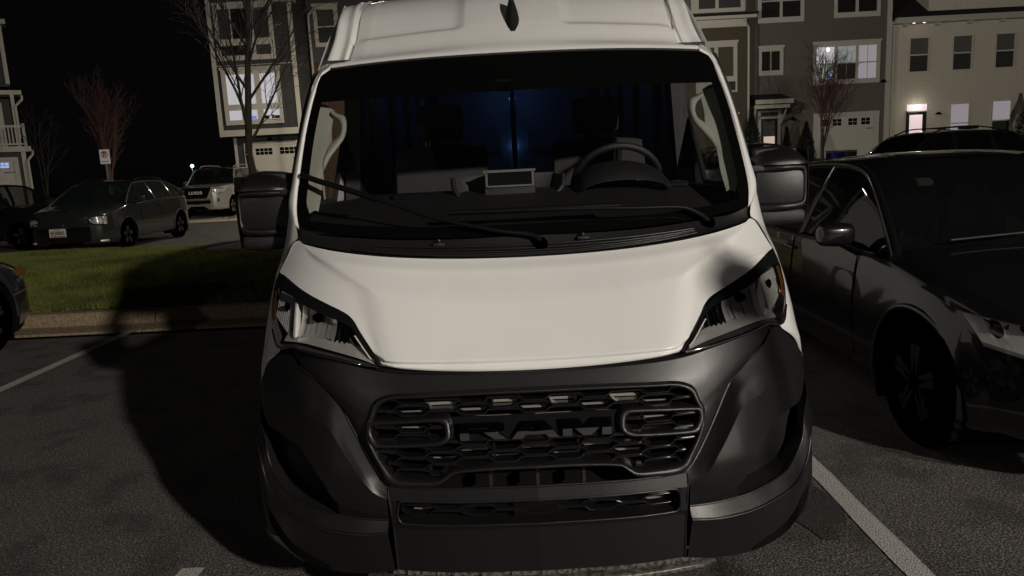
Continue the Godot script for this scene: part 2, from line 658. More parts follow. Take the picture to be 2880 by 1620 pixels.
func van_roof(van: Node3D):
	var mb := MB.new()
	var zs := [-1.075, -1.10, -1.17, -1.27, -1.30, -1.325, -1.35, -1.42, -1.57, -1.75, -1.95, -2.2, -2.6, -3.2, -4.2, -5.3, -5.41]
	var ys := [2.003, 2.016, 2.070, 2.137, 2.157, 2.174, 2.190, 2.234, 2.322, 2.405, 2.462, 2.498, 2.518, 2.525, 2.525, 2.51, 2.46]
	var ws := [.876, .869, .861, .853, .851, .850, .849, .851, .857, .866, .873, .878, .880, .880, .880, .878, .87]
	for s in [1.0, -1.0]:
		var rails := []
		for i in zs.size():
			var r := roof_section(zs[i], ys[i], ws[i], .055 + .10 * smoothstep(-1.1, -2.3, zs[i]))
			# the front edge bows round with the glass
			var bow := .18 * (1.0 - smoothstep(1.06, 1.75, -zs[i]))
			if i < 2:
				for k in r.size():
					var q: Vector3 = r[k]
					var yy := 2.0 - .016 * pow(minf(q.x, .8) / .8, 3)
					if q.x > .80:
						yy -= .075 * pow((q.x - .80) / .085, 1.6)
					if k > 19:
						q.x = .880
						yy = 1.88 - .05 * (k - 20)
					r[k] = Vector3(q.x, yy + i * .028, Fw(q.x, yy) - i * .036)
				rails.append(cri(r, 4, true))
				continue
			for k in r.size():
				var q: Vector3 = r[k]
				q.z -= bow * pow(q.x / .88, 2) * .75
				# two shallow pressed panels
				var px := smoothstep(.205, .275, q.x) * (1.0 - smoothstep(.66, .70, q.x) * .0)
				var pz := smoothstep(1.29, 1.345, -zs[i])
				if q.x > .2 and q.x < .745:
					q.y -= .014 * px * pz
				r[k] = q
			rails.append(cri(r, 4, true))
		var cols := []
		for j in rails[0].size():
			var c := []
			for r in rails:
				c.append(r[j])
			cols.append(cri(c, 4))
		var rows := []
		for i in cols[0].size():
			var row := PackedVector3Array()
			for j in cols.size():
				var q: Vector3 = cols[j][i]
				row.append(Vector3(q.x * s, q.y, q.z))
			rows.append(row)
		mb.grid(rows, Vector3(0, 1, .3))
	var roof := part("roof", mb, M.white, van)
	# seal between roof and glass
	var sl := MB.new()
	var p := []
	for j in 41:
		var x := -.80 + 1.6 * j / 40.0
		var y := 2.0 - .016 * pow(absf(x) / .8, 3)
		p.append(Vector3(x, y + .002, Fw(absf(x), y) - .004))
	sl.tube(p, .006, 6)
	part("seal", sl, M.rubber, roof)
	# shark-fin aerial
	var an := MB.new()
	var rows := []
	for i in 15:
		var t := i / 14.0
		var row := PackedVector3Array()
		var z := -1.245 - .20 * t
		var yb := 2.118 + (z + 1.245) * -.665
		var w := .034 * pow(sin(PI * (0.08 + .80 * t)), .6)
		var h := .018 + .062 * smoothstep(0.0, 0.8, t)
		for k in 17:
			var a := PI * k / 16.0
			row.append(Vector3(cos(a) * w * (1.0 - .35 * sin(a) * t), yb - .012 + sin(a) * h, z))
		rows.append(row)
	an.grid(rows, Vector3(0, 1, .3))
	for e in [0, 14]:
		for k in 16:
			an.tri(rows[e][0].lerp(rows[e][16], .5), rows[e][k], rows[e][k + 1])
	part("aerial", an, M.plastic2, roof)

func van_sides(van: Node3D):
	for s in [1.0, -1.0]:
		var mb := MB.new()
		var prof := [[.34, .985], [.50, 1.005], [.75, 1.012], [1.0, 1.012], [1.25, .995], [1.40, .965], [1.62, .945], [1.80, .928], [1.98, .908], [2.15, .885], [2.40, .868]]
		var zf := [[.34, -1.45], [.50, -1.43], [.75, -1.33], [1.0, -1.25], [1.25, -1.25], [1.40, -.90], [1.62, -1.04], [1.80, -1.15], [1.98, -1.32], [2.15, -1.50], [2.40, -1.90]]
		var zb := -5.38
		var zst := [0.0, .02, .16, .18, .30, .45, .6, .75, .9, 1.0]
		var rows := []
		for i in prof.size():
			var row := PackedVector3Array()
			for u in zst:
				row.append(Vector3(prof[i][1] * s, prof[i][0], lerpf(zf[i][1], zb, u)))
			rows.append(row)
		# lower body and upper body; the door window is left open between them
		mb.grid(rows.slice(0, 6), Vector3(s, 0, 0))
		mb.grid(rows.slice(8, 11), Vector3(s, 0, 0))
		var back := []
		for i in range(5, 9):
			back.append(PackedVector3Array([rows[i][3], rows[i][5], rows[i][7], rows[i][9]]))
		mb.grid(back, Vector3(s, 0, 0))
		part("side_panel", mb, M.white, van)
		var fr := MB.new()
		var w := []
		for i in range(5, 9):
			w.append(PackedVector3Array([rows[i][0] - Vector3(.012 * s, 0, 0), rows[i][3] - Vector3(.012 * s, 0, 0)]))
		fr.grid(w, Vector3(s, 0, 0))
		var dw := part("door_window", fr, M.wglass, van)
		var ed := MB.new()
		ed.tube([rows[5][0], rows[6][0], rows[7][0], rows[8][0], rows[8][3], rows[5][3], rows[5][0]], .016, 6)
		part("window_seal", ed, M.rubber, dw)
	var rd := MB.new()
	rd.box(Vector3(0, 1.42, -5.395), Vector3(1.76, 2.0, .03))
	part("rear_wall", rd, M.white, van)

func bead(called: String, parent: Node, F: Callable, pts: Array, r: float, m: Material):
	for s in [1.0, -1.0]:
		var b := MB.new()
		var p := []
		for q in cri(pts, 5):
			p.append(on(F, q, s))
		b.tube(p, r, 8)
		part(called, b, m, parent)

func van_bumper(van: Node3D):
	# upper fascia round the grille
	var fa := MB.new()
	var gi := v3([[0, .858, .004], [.2, .857, .004], [.38, .853, .004], [.458, .849, .004], [.505, .828, .004], [.524, .785, .002], [.536, .762, .0], [.535, .723, 0], [.519, .679, 0], [.492, .628, 0], [.468, .585, 0]])
	var go := v3([[0, .896, -.006], [.2, .899, -.006], [.455, .912, -.008], [.60, .937, -.012], [.74, .958, -.012], [.815, .958, -.010], [.752, .899, -.018], [.660, .848, -.022], [.608, .776, -.026], [.535, .658, -.022], [.474, .586, -.006]])
	patch(fa, Fb, [gi, go], 6, 6, true, false)
	var bumper := part("front_bumper", fa, M.plastic, van)
	# lip tucked under the hood
	var lp := MB.new()
	var l0 := v3([[0, .897, -.008], [.2, .900, -.008], [.455, .913, -.010], [.60, .938, -.014], [.74, .960, -.014], [.83, .966, -.012], [.87, .950, -.012]])
	var l1 := v3([[0, .92, -.10], [.2, .92, -.10], [.455, .925, -.10], [.60, .945, -.10], [.74, .965, -.10], [.83, .975, -.10], [.87, .96, -.10]])
	patch(lp, Fb, [l0, l1], 4, 2)
	part("bumper_ledge", lp, M.plastic2, bumper)
	# corner: shoulder facet, brow, cheek, lip
	var R1 := v3([[.872, .938, -.004], [.832, .953, -.004], [.775, .908, -.010], [.705, .874, -.018], [.662, .849, -.022], [.633, .812, -.024], [.611, .778, -.026], [.589, .740, -.026], [.537, .658, -.022], [.495, .602, -.014], [.464, .572, -.004]])
	var R1b := v3([[.918, .895, .004], [.870, .890, .008], [.812, .860, .010], [.745, .834, .010], [.694, .812, .008], [.662, .796, .008], [.640, .770, .008], [.617, .728, .010], [.562, .640, .012], [.517, .580, .012], [.470, .548, .008]])
	var R2 := v3([[.958, .838, .004], [.897, .823, .016], [.826, .802, .022], [.760, .786, .024], [.716, .770, .026], [.676, .762, .028], [.650, .742, .030], [.622, .703, .032], [.564, .622, .030], [.518, .562, .024], [.474, .530, .012]])
	var R2b := v3([[.964, .80, -.004], [.905, .765, .008], [.838, .745, .014], [.770, .732, .018], [.728, .712, .022], [.695, .694, .026], [.668, .665, .030], [.645, .625, .032], [.585, .560, .028], [.525, .520, .020], [.474, .505, .010]])
	var R3 := v3([[.968, .75, -.012], [.922, .698, -.004], [.853, .688, .004], [.800, .678, .010], [.772, .668, .014], [.738, .640, .020], [.711, .613, .024], [.685, .578, .026], [.640, .512, .022], [.55, .484, .014], [.474, .478, .008]])
	var R4 := v3([[.976, .69, -.014], [.934, .636, -.012], [.912, .566, -.010], [.876, .522, -.008], [.836, .491, -.006], [.770, .473, -.004], [.724, .466, -.002], [.680, .461, 0.0], [.640, .458, 0.0], [.55, .457, .002], [.474, .460, .004]])
	var R5 := v3([[.986, .63, -.004], [.952, .575, .014], [.932, .520, .020], [.900, .476, .026], [.856, .448, .030], [.786, .432, .032], [.735, .424, .034], [.684, .418, .034], [.640, .416, .034], [.55, .416, .030], [.478, .420, .020]])
	var R6 := v3([[1.0, .52, -.02], [.972, .45, -.006], [.940, .385, .0], [.898, .335, .004], [.846, .298, .006], [.78, .275, .008], [.735, .266, .008], [.69, .262, .008], [.64, .262, .006], [.55, .270, .004], [.466, .285, .002]])
	var cn := MB.new()
	patch(cn, Fb, [R1, R1b, R2], 5, 4, true, false)
	patch(cn, Fb, [R2, R2b, R3], 5, 4, true, true)
	patch(cn, Fb, [R3.slice(8), R4.slice(8)], 6, 3)
	patch(cn, Fb, [R4, R5], 5, 3)
	patch(cn, Fb, [R5, R6], 5, 5)
	# underside of the corner
	var R7 := []
	for q in R6:
		R7.append(q + Vector3(-.02, -.02, -.09))
	patch(cn, Fb, [R6, R7], 5, 3)
	part("bumper_corner", cn, M.plastic, bumper)
	# rounded edges of the moulding
	bead("rounded_edge", bumper, Fb, R1.slice(2), .0055, M.plastic)
	bead("rounded_edge", bumper, Fb, R5, .005, M.plastic)
	bead("rounded_edge", bumper, Fb, R4, .004, M.plastic)
	bead("rounded_edge", bumper, Fb, v3([[.0, .571, .003], [.2, .571, .003], [.38, .571, .003], [.464, .571, .001], [.464, .50, .011], [.461, .43, .002], [.457, .29, .0]]), .0045, M.plastic)
	bead("rounded_edge", bumper, Fb, v3([[.0, .5295, .012], [.2, .5295, .012], [.40, .5295, .012], [.432, .524, .012], [.441, .50, .012], [.441, .47, .012], [.430, .455, .012], [.40, .4525, .012], [.2, .4525, .012], [.0, .4525, .012]]), .0045, M.plastic)
	# side strip back to the wheel-arch moulding
	for s in [1.0, -1.0]:
		var sdm := MB.new()
		var a := []
		var b := []
		for r in [R2, R2b, R3, R4, R5, R6]:
			a.append(on(Fb, r[0], s))
		var ang := [.98, .84, .66, .44, .22, .02]
		for q in ang:
			b.append(Vector3(1.0 * s, .36 + .49 * sin(q), -.948 + .49 * cos(q)))
		sdm.grid([PackedVector3Array(cri(a, 4)), PackedVector3Array(cri(b, 4))], Vector3(s, 0, .5))
		part("bumper_side", sdm, M.plastic, bumper)
	# fog-lamp pockets
	for s in [1.0, -1.0]:
		var pk := MB.new()
		var top := R3.slice(0, 9)
		var bot := R4.slice(0, 9)
		var d := Vector3(0, 0, -.10)
		for e in [[top, Vector3(0, -.012, 0)], [bot, Vector3(0, .008, 0)]]:
			var inn := []
			for q in e[0]:
				inn.append(q + d + e[1])
			patch(pk, Fb, [e[0], inn], 4, 2, true, false, [s], Vector3(0, 0, 1))
		var t2 := []
		var b2 := []
		for i in 9:
			t2.append(top[i] + d + Vector3(0, -.012, 0))
			b2.append(bot[i] + d + Vector3(0, .008, 0))
		patch(pk, Fb, [t2, b2], 4, 2, true, false, [s])
		part("lamp_pocket", pk, M.plastic2, bumper)
		# lower slot next to the wheel
		var sl := MB.new()
		patch(sl, Fb, [v3([[.955, .395, .004], [.90, .372, .010], [.83, .335, .012], [.76, .305, .013], [.69, .272, .012]]), v3([[.950, .345, .003], [.905, .315, .008], [.84, .285, .010], [.765, .268, .011], [.69, .262, .010]])], 4, 2, true, false, [s])
		part("lower_slot", sl, M.black, bumper)
	# middle panel with its opening
	var cp := MB.new()
	var pnl := func(y0: float, y1: float, xa: float, xb: float, oa: float, ob: float):
		patch(cp, Fb, [v3([[xa, y0, oa], [lerpf(xa, xb, .25), y0, oa], [lerpf(xa, xb, .5), y0, oa], [lerpf(xa, xb, .75), y0, oa], [xb, y0, oa]]), v3([[xa, y1, ob], [lerpf(xa, xb, .25), y1, ob], [lerpf(xa, xb, .5), y1, ob], [lerpf(xa, xb, .75), y1, ob], [xb, y1, ob]])], 6, 3)
	pnl.call(.288, .432, 0.0, .459, .0, .004)
	pnl.call(.432, .440, 0.0, .461, .004, -.006)
	pnl.call(.440, .452, 0.0, .463, .010, .014)
	pnl.call(.530, .572, 0.0, .464, .014, .004)
	pnl.call(.452, .530, .442, .464, .012, .012)
	pnl.call(.452, .462, 0.0, .442, .014, -.05)
	pnl.call(.530, .524, 0.0, .442, .014, -.05)
	pnl.call(.278, .288, 0.0, .457, -.03, .0)
	part("lower_panel", cp, M.plastic, bumper)
	var lb := MB.new()
	lb.rbox(Vector3(.003, .494, .004), Vector3(.168, .07, .04), .008)
	part("sensor_cover", lb, M.black, bumper)
	var bk := MB.new()
	patch(bk, Fb, [v3([[0, .27, -.09], [.25, .27, -.09], [.56, .27, -.10]]), v3([[0, .88, -.13], [.25, .88, -.12], [.50, .88, -.10]])], 6, 4)
	part("radiator_baffle", bk, M.black, bumper)
	# slot under the grille, with three ribs
	var sf := MB.new()
	patch(sf, Fb, [v3([[0, .572, .004], [.15, .572, .004], [.3, .571, .004], [.46, .568, .004]]), v3([[0, .580, .016], [.15, .580, .016], [.3, .577, .012], [.46, .573, .004]])], 6, 2)
	part("slot_sill", sf, M.plastic, bumper)
	for x in [-.143, 0.0, .141]:
		var rb := MB.new()
		rb.box(Vector3(x, .597, Fb(absf(x), .597) - .010), Vector3(.010, .042, .04))
		part("slot_rib", rb, M.plastic2, bumper)
	# dirty metal valance below the panel
	var vl := MB.new()
	rng.seed = 5
	for i in 22:
		var x := -.50 + i * .0476
		var h := .012 + rng.randf() * .010
		vl.box(Vector3(x, .272 + rng.randf() * .006, Fb(absf(x), .3) - .035 + rng.randf() * .008), Vector3(.046, h, .03), Basis(Vector3.BACK, rng.randf_range(-.05, .05)))
	part("clip_row", vl, M.steel, bumper)
	var va := MB.new()
	patch(va, Fb, [v3([[0, .285, -.04], [.2, .285, -.04], [.46, .285, -.045], [.62, .275, -.06]]), v3([[0, .235, -.05], [.2, .235, -.05], [.46, .235, -.055], [.62, .23, -.07]])], 6, 2)
	part("valance", va, M.black, bumper)
	var sk := MB.new()
	patch(sk, Fb, [v3([[0, .262, -.04], [.2, .262, -.04], [.46, .262, -.045], [.55, .245, -.07]]), v3([[0, .256, .004], [.2, .256, .004], [.47, .254, .0], [.57, .236, -.04]]), v3([[0, .236, .004], [.2, .236, .004], [.5, .234, -.004], [.58, .222, -.05]]), v3([[0, .225, -.06], [.2, .225, -.06], [.5, .222, -.07], [.58, .215, -.10]])], 6, 3)
	part("skid_plate", sk, M.steel, bumper)

func van_grille(van: Node3D):
	var fr := MB.new()
	var o := [[0, .858], [.2, .857], [.38, .853], [.458, .849], [.505, .828], [.524, .785], [.536, .762], [.535, .723], [.519, .679], [.492, .628], [.468, .585], [.438, .570], [.37, .573], [.306, .581], [.28, .599], [.255, .617], [.15, .624], [0, .626]]
	var i_ := [[0, .838], [.2, .838], [.36, .836], [.445, .832], [.484, .813], [.499, .785], [.506, .768], [.513, .716], [.496, .677], [.470, .640], [.448, .615], [.428, .606], [.37, .604], [.307, .606], [.286, .618], [.256, .633], [.15, .642], [0, .644]]
	var mid := []
	var mid2 := []
	var inn := []
	var out := v3(o, .004)
	for k in o.size():
		var a := Vector3(o[k][0], o[k][1], 0)
		var b := Vector3(i_[k][0], i_[k][1], 0)
		mid.append(a.lerp(b, .22) + Vector3(0, 0, .020))
		mid2.append(a.lerp(b, .75) + Vector3(0, 0, .018))
		inn.append(b + Vector3(0, 0, -.004))
	var deep := []
	for q in inn:
		deep.append(q + Vector3(0, 0, -.055))
	patch(fr, Fb, [out, mid, mid2, inn, deep], 4, 2, true, false)
	var g := part("grille", fr, M.plastic, van)
	# D-shaped rings beside the lettering
	for s in [1.0, -1.0]:
		var d := MB.new()
		var ring := [[.262, .772], [.272, .783], [.30, .786], [.42, .780], [.520, .772], [.531, .764], [.533, .735], [.520, .700], [.505, .690], [.42, .692], [.31, .698], [.285, .702], [.262, .718], [.258, .74], [.262, .772]]
		var cen := Vector3(.395, .737, 0)
		var rails := []
		for w in [[0.0, -.03], [.0, .012], [.06, .022], [.15, .022], [.21, .012], [.21, -.04]]:
			var r := []
			for q in ring:
				var p := Vector3(q[0], q[1], 0)
				var dd := cen - p
				# shrink towards the middle by a near constant width
				var sh := Vector3(signf(dd.x) * minf(absf(dd.x), .10), signf(dd.y) * minf(absf(dd.y), .10), 0)
				r.append(p + Vector3(sh.x * w[0] * 1.1, sh.y * w[0] * 1.9, 0) + Vector3(0, 0, w[1]))
			rails.append(r)
		patch(d, Fb, rails, 4, 1, true, false, [s])
		part("ring", d, M.plastic, g)
	# bars of the mesh: each a zigzag between two levels
	var rows_ := [.826, .808, .791, .760, .742, .722, .704, .687, .670, .653, .636, .620]
	for k in rows_.size():
		var y0: float = rows_[k]
		var spans := [[-.50, .50]]
		if k >= 3 and k <= 5:
			spans = [[-.505, -.285], [.285, .505]]
		elif k == 11:
			spans = [[-.45, -.30], [.30, .45]]
		elif k >= 9:
			spans = [[-.465, .465]]
		for sp in spans:
			var p := []
			var n := 90
			for j in n + 1:
				var x: float = lerpf(sp[0], sp[1], float(j) / n)
				var ph := fposmod(x / .192 + (.5 if k % 2 == 0 else 0.0), 1.0)
				var tr := clampf((absf(ph - .5) - .19) / .06, 0.0, 1.0)
				var y := y0 + lerpf(-.0062, .0062, tr)
				p.append(Vector3(x, y, Fb(absf(x), y) + .004))
			var b := MB.new()
			var r0 := PackedVector3Array()
			var r1 := PackedVector3Array()
			var r2 := PackedVector3Array()
			var r3 := PackedVector3Array()
			for q in p:
				r0.append(q + Vector3(0, .0030, -.035))
				r1.append(q + Vector3(0, .0026, 0))
				r2.append(q + Vector3(0, -.0026, 0))
				r3.append(q + Vector3(0, -.0030, -.035))
			b.grid([r0, r1], Vector3(0, 1, 0))
			b.grid([r1, r2], Vector3(0, 0, 1))
			b.grid([r2, r3], Vector3(0, -1, 0))
			part("bar", b, M.gloss, g)
	# upright stays
	for x in [-.34, -.13, .13, .34]:
		for r in [[.645, .700], [.785, .834]]:
			var st := MB.new()
			var ym: float = (r[0] + r[1]) * .5
			st.box(Vector3(x, ym, Fb(absf(x), ym) - .025), Vector3(.007, r[1] - r[0], .03))
			part("stay", st, M.gloss, g)
	# carrier plate behind the letters
	var cpl := MB.new()
	patch(cpl, Fb, [v3([[0, .777, -.006], [.13, .777, -.006], [.262, .777, -.008]]), v3([[0, .705, -.004], [.13, .705, -.004], [.262, .705, -.008]])], 6, 3)
	part("letter_plate", cpl, M.gloss, g)
	# cooler fins behind the openings
	for k in 9:
		var y := .628 + k * .0262
		if y > .845:
			continue
		var fn := MB.new()
		fn.box(Vector3(0, y, -.072), Vector3(.86 if y > .66 else .7, .009, .006))
		part("cooler_fin", fn, M.alu, g)
	for k in 3:
		var fn := MB.new()
		fn.box(Vector3(0, .470 + k * .022, -.05), Vector3(.80, .006, .006))
		part("cooler_fin", fn, M.alu, g)
	# bars across the lower opening
	for k in 3:
		var b := MB.new()
		var rows := [PackedVector3Array(), PackedVector3Array(), PackedVector3Array()]
		for j in 61:
			var x := lerpf(-.435, .435, j / 60.0)
			var ph := fposmod(x / .192 + (.5 if k % 2 == 0 else 0.0), 1.0)
			var tr := clampf((absf(ph - .5) - .19) / .06, 0.0, 1.0)
			var y := .478 + k * .018 + lerpf(-.006, .006, tr)
			var z := Fb(absf(x), y) - .02
			rows[0].append(Vector3(x, y + .003, z - .03))
			rows[1].append(Vector3(x, y + .0025, z))
			rows[2].append(Vector3(x, y - .0025, z))
		b.grid(rows, Vector3(0, .5, 1))
		part("bar", b, M.gloss, g)
	# lettering: three wide block capitals
	var xf := func(x0: float, x1: float) -> Transform3D:
		var xm := (x0 + x1) * .5
		return Transform3D(Basis(Vector3.RIGHT, -.03), Vector3(xm, .741, Fb(absf(xm), .741) + .024))
	var H := .0275
	var letter := func(polys: Array, x0: float, x1: float, lab: String):
		var m := MB.new()
		var t: Transform3D = xf.call(x0, x1)
		var y0 := -.12 * H
		for pl in polys:
			var pp := PackedVector2Array()
			for q in pl:
				pp.append(Vector2(q[0], q[1] * H))
			# upper half leans back, lower half leans forward, shaped for darker and lighter reflections
			for half in [[y0, 1.0, -.20], [-1.0, y0, .10]]:
				var clip := PackedVector2Array([Vector2(-1, half[0]), Vector2(1, half[0]), Vector2(1, half[1]), Vector2(-1, half[1])])
				for c in Geometry2D.intersect_polygons(pp, clip):
					m.prism(c, t * Transform3D(Basis.IDENTITY, Vector3(0, y0, 0)) * Transform3D(Basis(Vector3.RIGHT, half[2]), Vector3.ZERO) * Transform3D(Basis.IDENTITY, Vector3(0, -y0, 0)), .018)
		part("letter", m, M.letter, g, lab)
	# R
	letter.call([
		[[-.069, -1], [-.041, -1], [-.041, 1], [-.069, 1]],
		[[-.0409, .52], [.045, .52], [.064, .80], [.052, 1], [-.0409, 1]],
		[[.036, .0], [.036, .5195], [.0455, .5195], [.0645, .795], [.069, .70], [.069, .15], [.056, -.12], [.036, -.12]],
		[[-.0409, -.12], [.0359, -.12], [.0359, .22], [-.0409, .22]],
		[[.004, -.1205], [.044, -.1205], [.073, -1], [.037, -1]]], -.233, -.094, "chrome capital R")
	# A
	letter.call([
		[[-.073, -1], [-.040, -1], [.003, 1], [-.030, 1]],
		[[.0031, 1], [-.0069, .535], [.0069, .535], [.030, 1]],
		[[.0301, 1], [.0070, .534], [.040, -1], [.073, -1]],
		[[-.031, -.58], [.0305, -.58], [.0225, -.18], [-.0228, -.18]]], -.072, .072, "chrome capital A")
	# M
	letter.call([
		[[-.075, -1], [-.046, -1], [-.046, 1], [-.075, 1]],
		[[.046, -1], [.075, -1], [.075, 1], [.046, 1]],
		[[-.0459, 1], [-.0459, .16], [-.012, -1], [.0, -1], [.0, -.05], [-.026, 1]],
		[[.0001, -.05], [.0001, -1], [.012, -1], [.0459, .16], [.0459, 1], [.026, 1]]], .084, .234, "chrome capital M")

func van_headlights(van: Node3D):
	var top := [[.928, 1.178], [.891, 1.171], [.784, 1.131], [.678, 1.096], [.612, 1.070], [.578, 1.046], [.556, 1.022], [.514, .975], [.478, .934]]
	var bot := [[.945, 1.128], [.938, 1.07], [.905, 1.005], [.862, .962], [.80, .972], [.715, .962], [.640, .952], [.555, .938], [.484, .929]]
	for s in [1.0, -1.0]:
		var hb := MB.new()
		# housing: back and walls
		var d := -.085
		var tb := v3(top, -.004)
		var bb := v3(bot, -.004)
		var ti := []
		var bi := []
		for k in top.size():
			var sh := Vector3(-.012 if k < 3 else 0.0, 0, 0)
			ti.append(Vector3(top[k][0], top[k][1] - .012, d) + sh)
			bi.append(Vector3(bot[k][0], bot[k][1] + .010, d if k > 0 else d * .6) + sh)
		patch(hb, Fh, [tb, ti], 4, 2, true, false, [s])
		patch(hb, Fh, [bb, bi], 4, 2, true, false, [s])
		patch(hb, Fh, [ti, bi], 4, 3, true, false, [s])
		var hl := part("headlight", hb, M.hlback, van)
		# dark brow strip along the top edge
		var br := MB.new()
		var low := [[.938, 1.135], [.885, 1.134], [.78, 1.098], [.68, 1.070], [.616, 1.052], [.582, 1.034], [.561, 1.012], [.519, .968], [.483, .937]]
		patch(br, Fh, [v3(top, .002), v3(low, .004)], 5, 3, true, false, [s])
		part("brow", br, M.gloss, hl)
		# turn-signal chamber with ribbed reflector
		var tn := MB.new()
		for k in 9:
			var x := .838 + k * .0095
			var y1 := lerpf(1.106, 1.118, k / 8.0)
			var y0 := lerpf(1.000, 1.040, k / 8.0)
			var rows := []
			for i in 7:
				var y := lerpf(y0, y1, i / 6.0)
				var z := Fh(x, y) - .040
				rows.append(PackedVector3Array([Vector3((x - .0046) * s, y, z - .006), Vector3(x * s, y, z + .003), Vector3((x + .0046) * s, y, z - .006)]))
			tn.grid(rows, Vector3(0, 0, 1))
		part("turn_reflector", tn, M.refl, hl)
		var am := MB.new()
		am.lathe([Vector2(0, .018), Vector2(.007, .014), Vector2(.010, 0), Vector2(.006, -.014), Vector2(0, -.016)], Transform3D(Basis.IDENTITY, Vector3(.862 * s, 1.078, Fh(.862, 1.078) - .028)), 12)
		part("amber_bulb", am, M.amber, hl)
		var ar := MB.new()
		patch(ar, Fh, [v3([[.935, 1.128, -.006], [.932, 1.08, -.006], [.915, 1.035, -.006]]), v3([[.922, 1.122, -.012], [.920, 1.08, -.012], [.905, 1.035, -.012]])], 4, 2, true, false, [s])
		part("side_reflector", ar, M.amberdim, hl)
		# upright light guide between the chambers
		var dv := MB.new()
		patch(dv, Fh, [v3([[.822, 1.102, -.012], [.815, 1.05, -.012], [.806, 1.0, -.012]]), v3([[.810, 1.100, -.010], [.803, 1.05, -.010], [.794, 1.0, -.010]]), v3([[.806, 1.098, -.05], [.799, 1.05, -.05], [.79, 1.0, -.05]])], 4, 2, true, false, [s])
		part("light_guide", dv, M.trimwhite, hl)
		# main reflector: stepped chrome bowl
		var mr := MB.new()
		for k in 7:
			var x0 := .648 + k * .0205
			var rows := []
			for i in 9:
				var u := i / 8.0
				var yt := lerpf(1.054, 1.098, (x0 - .64) / .15)
				var y := lerpf(1.0, yt, u)
				var r := PackedVector3Array()
				for j in 4:
					var x := x0 + .0205 * j / 3.0
					var e := (x - .72) / .08
					var f := (u - .5) * 2.0
					var bowl := .042 * (1.0 - .55 * e * e - .45 * f * f)
					r.append(Vector3(x * s, y, Fh(x, y) - .020 - bowl - .006 * j / 3.0 + (.003 if k % 2 == 0 else 0.0)))
				rows.append(r)
			mr.grid(rows, Vector3(0, 0, 1))
		part("main_reflector", mr, M.refl, hl)
		var bc := MB.new()
		bc.lathe([Vector2(0, .03), Vector2(.012, .026), Vector2(.016, 0), Vector2(.02, -.02)], Transform3D(Basis(Vector3.RIGHT, PI * .5 - .2), Vector3(.725 * s, 1.058, Fh(.725, 1.058) - .035)), 14)
		part("bulb_cap", bc, M.chrome, hl)
		# shelf and inner daytime strip
		var shf := MB.new()
		patch(shf, Fh, [v3([[.845, .985, -.012], [.76, .988, -.012], [.66, .975, -.012], [.56, .955, -.012], [.50, .938, -.01]]), v3([[.84, 1.005, -.05], [.76, 1.006, -.055], [.66, .995, -.055], [.57, .98, -.05], [.52, .96, -.045]])], 4, 3, true, false, [s])
		part("chrome_shelf", shf, M.refl, hl)
		var drl := MB.new()
		for k in 16:
			var u := k / 15.0
			var x := lerpf(.572, .516, u)
			var y := lerpf(1.014, .957, u)
			drl.box(Vector3((x - .004) * s, y - .004, Fh(x, y) - .006), Vector3(.019, .0030, .008), Basis(Vector3.BACK, .75 * s))
		part("daytime_strip", drl, M.trimwhite, hl)
		# bright edge of the lens along its foot
		var le := MB.new()
		var lpts := []
		for q in cri(v3(bot.slice(2), .006), 4):
			lpts.append(on(Fh, q + Vector3(0, .006, 0), s))
		le.tube(lpts, .0035, 6)
		part("lens_edge", le, M.chrome, hl)
		# dished facets of the inner chamber
		var ic := MB.new()
		for k in 3:
			var fx := .60 + k * .018
			var rws := []
			for i in 6:
				var y := lerpf(.985, 1.035 + k * .005, i / 5.0)
				rws.append(PackedVector3Array([Vector3(fx * s, y, Fh(fx, y) - .045), Vector3((fx + .008) * s, y, Fh(fx, y) - .058), Vector3((fx + .016) * s, y, Fh(fx, y) - .048)]))
			ic.grid(rws, Vector3(0, 0, 1))
		part("inner_reflector", ic, M.darkchrome, hl)
		# clear cover
		var lens := MB.new()
		patch(lens, Fh, [v3(low, .004), v3(bot, .003)], 5, 5, true, false, [s])
		part("lens", lens, M.lens, hl)
	# dark inner structure behind the shut lines
	var ib := MB.new()
	patch(ib, Fh, [v3([[0, 1.20, -.10], [.3, 1.2, -.10], [.6, 1.23, -.10], [.85, 1.27, -.10]]), v3([[0, .90, -.10], [.3, .9, -.10], [.55, .92, -.12], [.88, .93, -.12]])], 4, 4)
	part("engine_bay", ib, M.black, van)

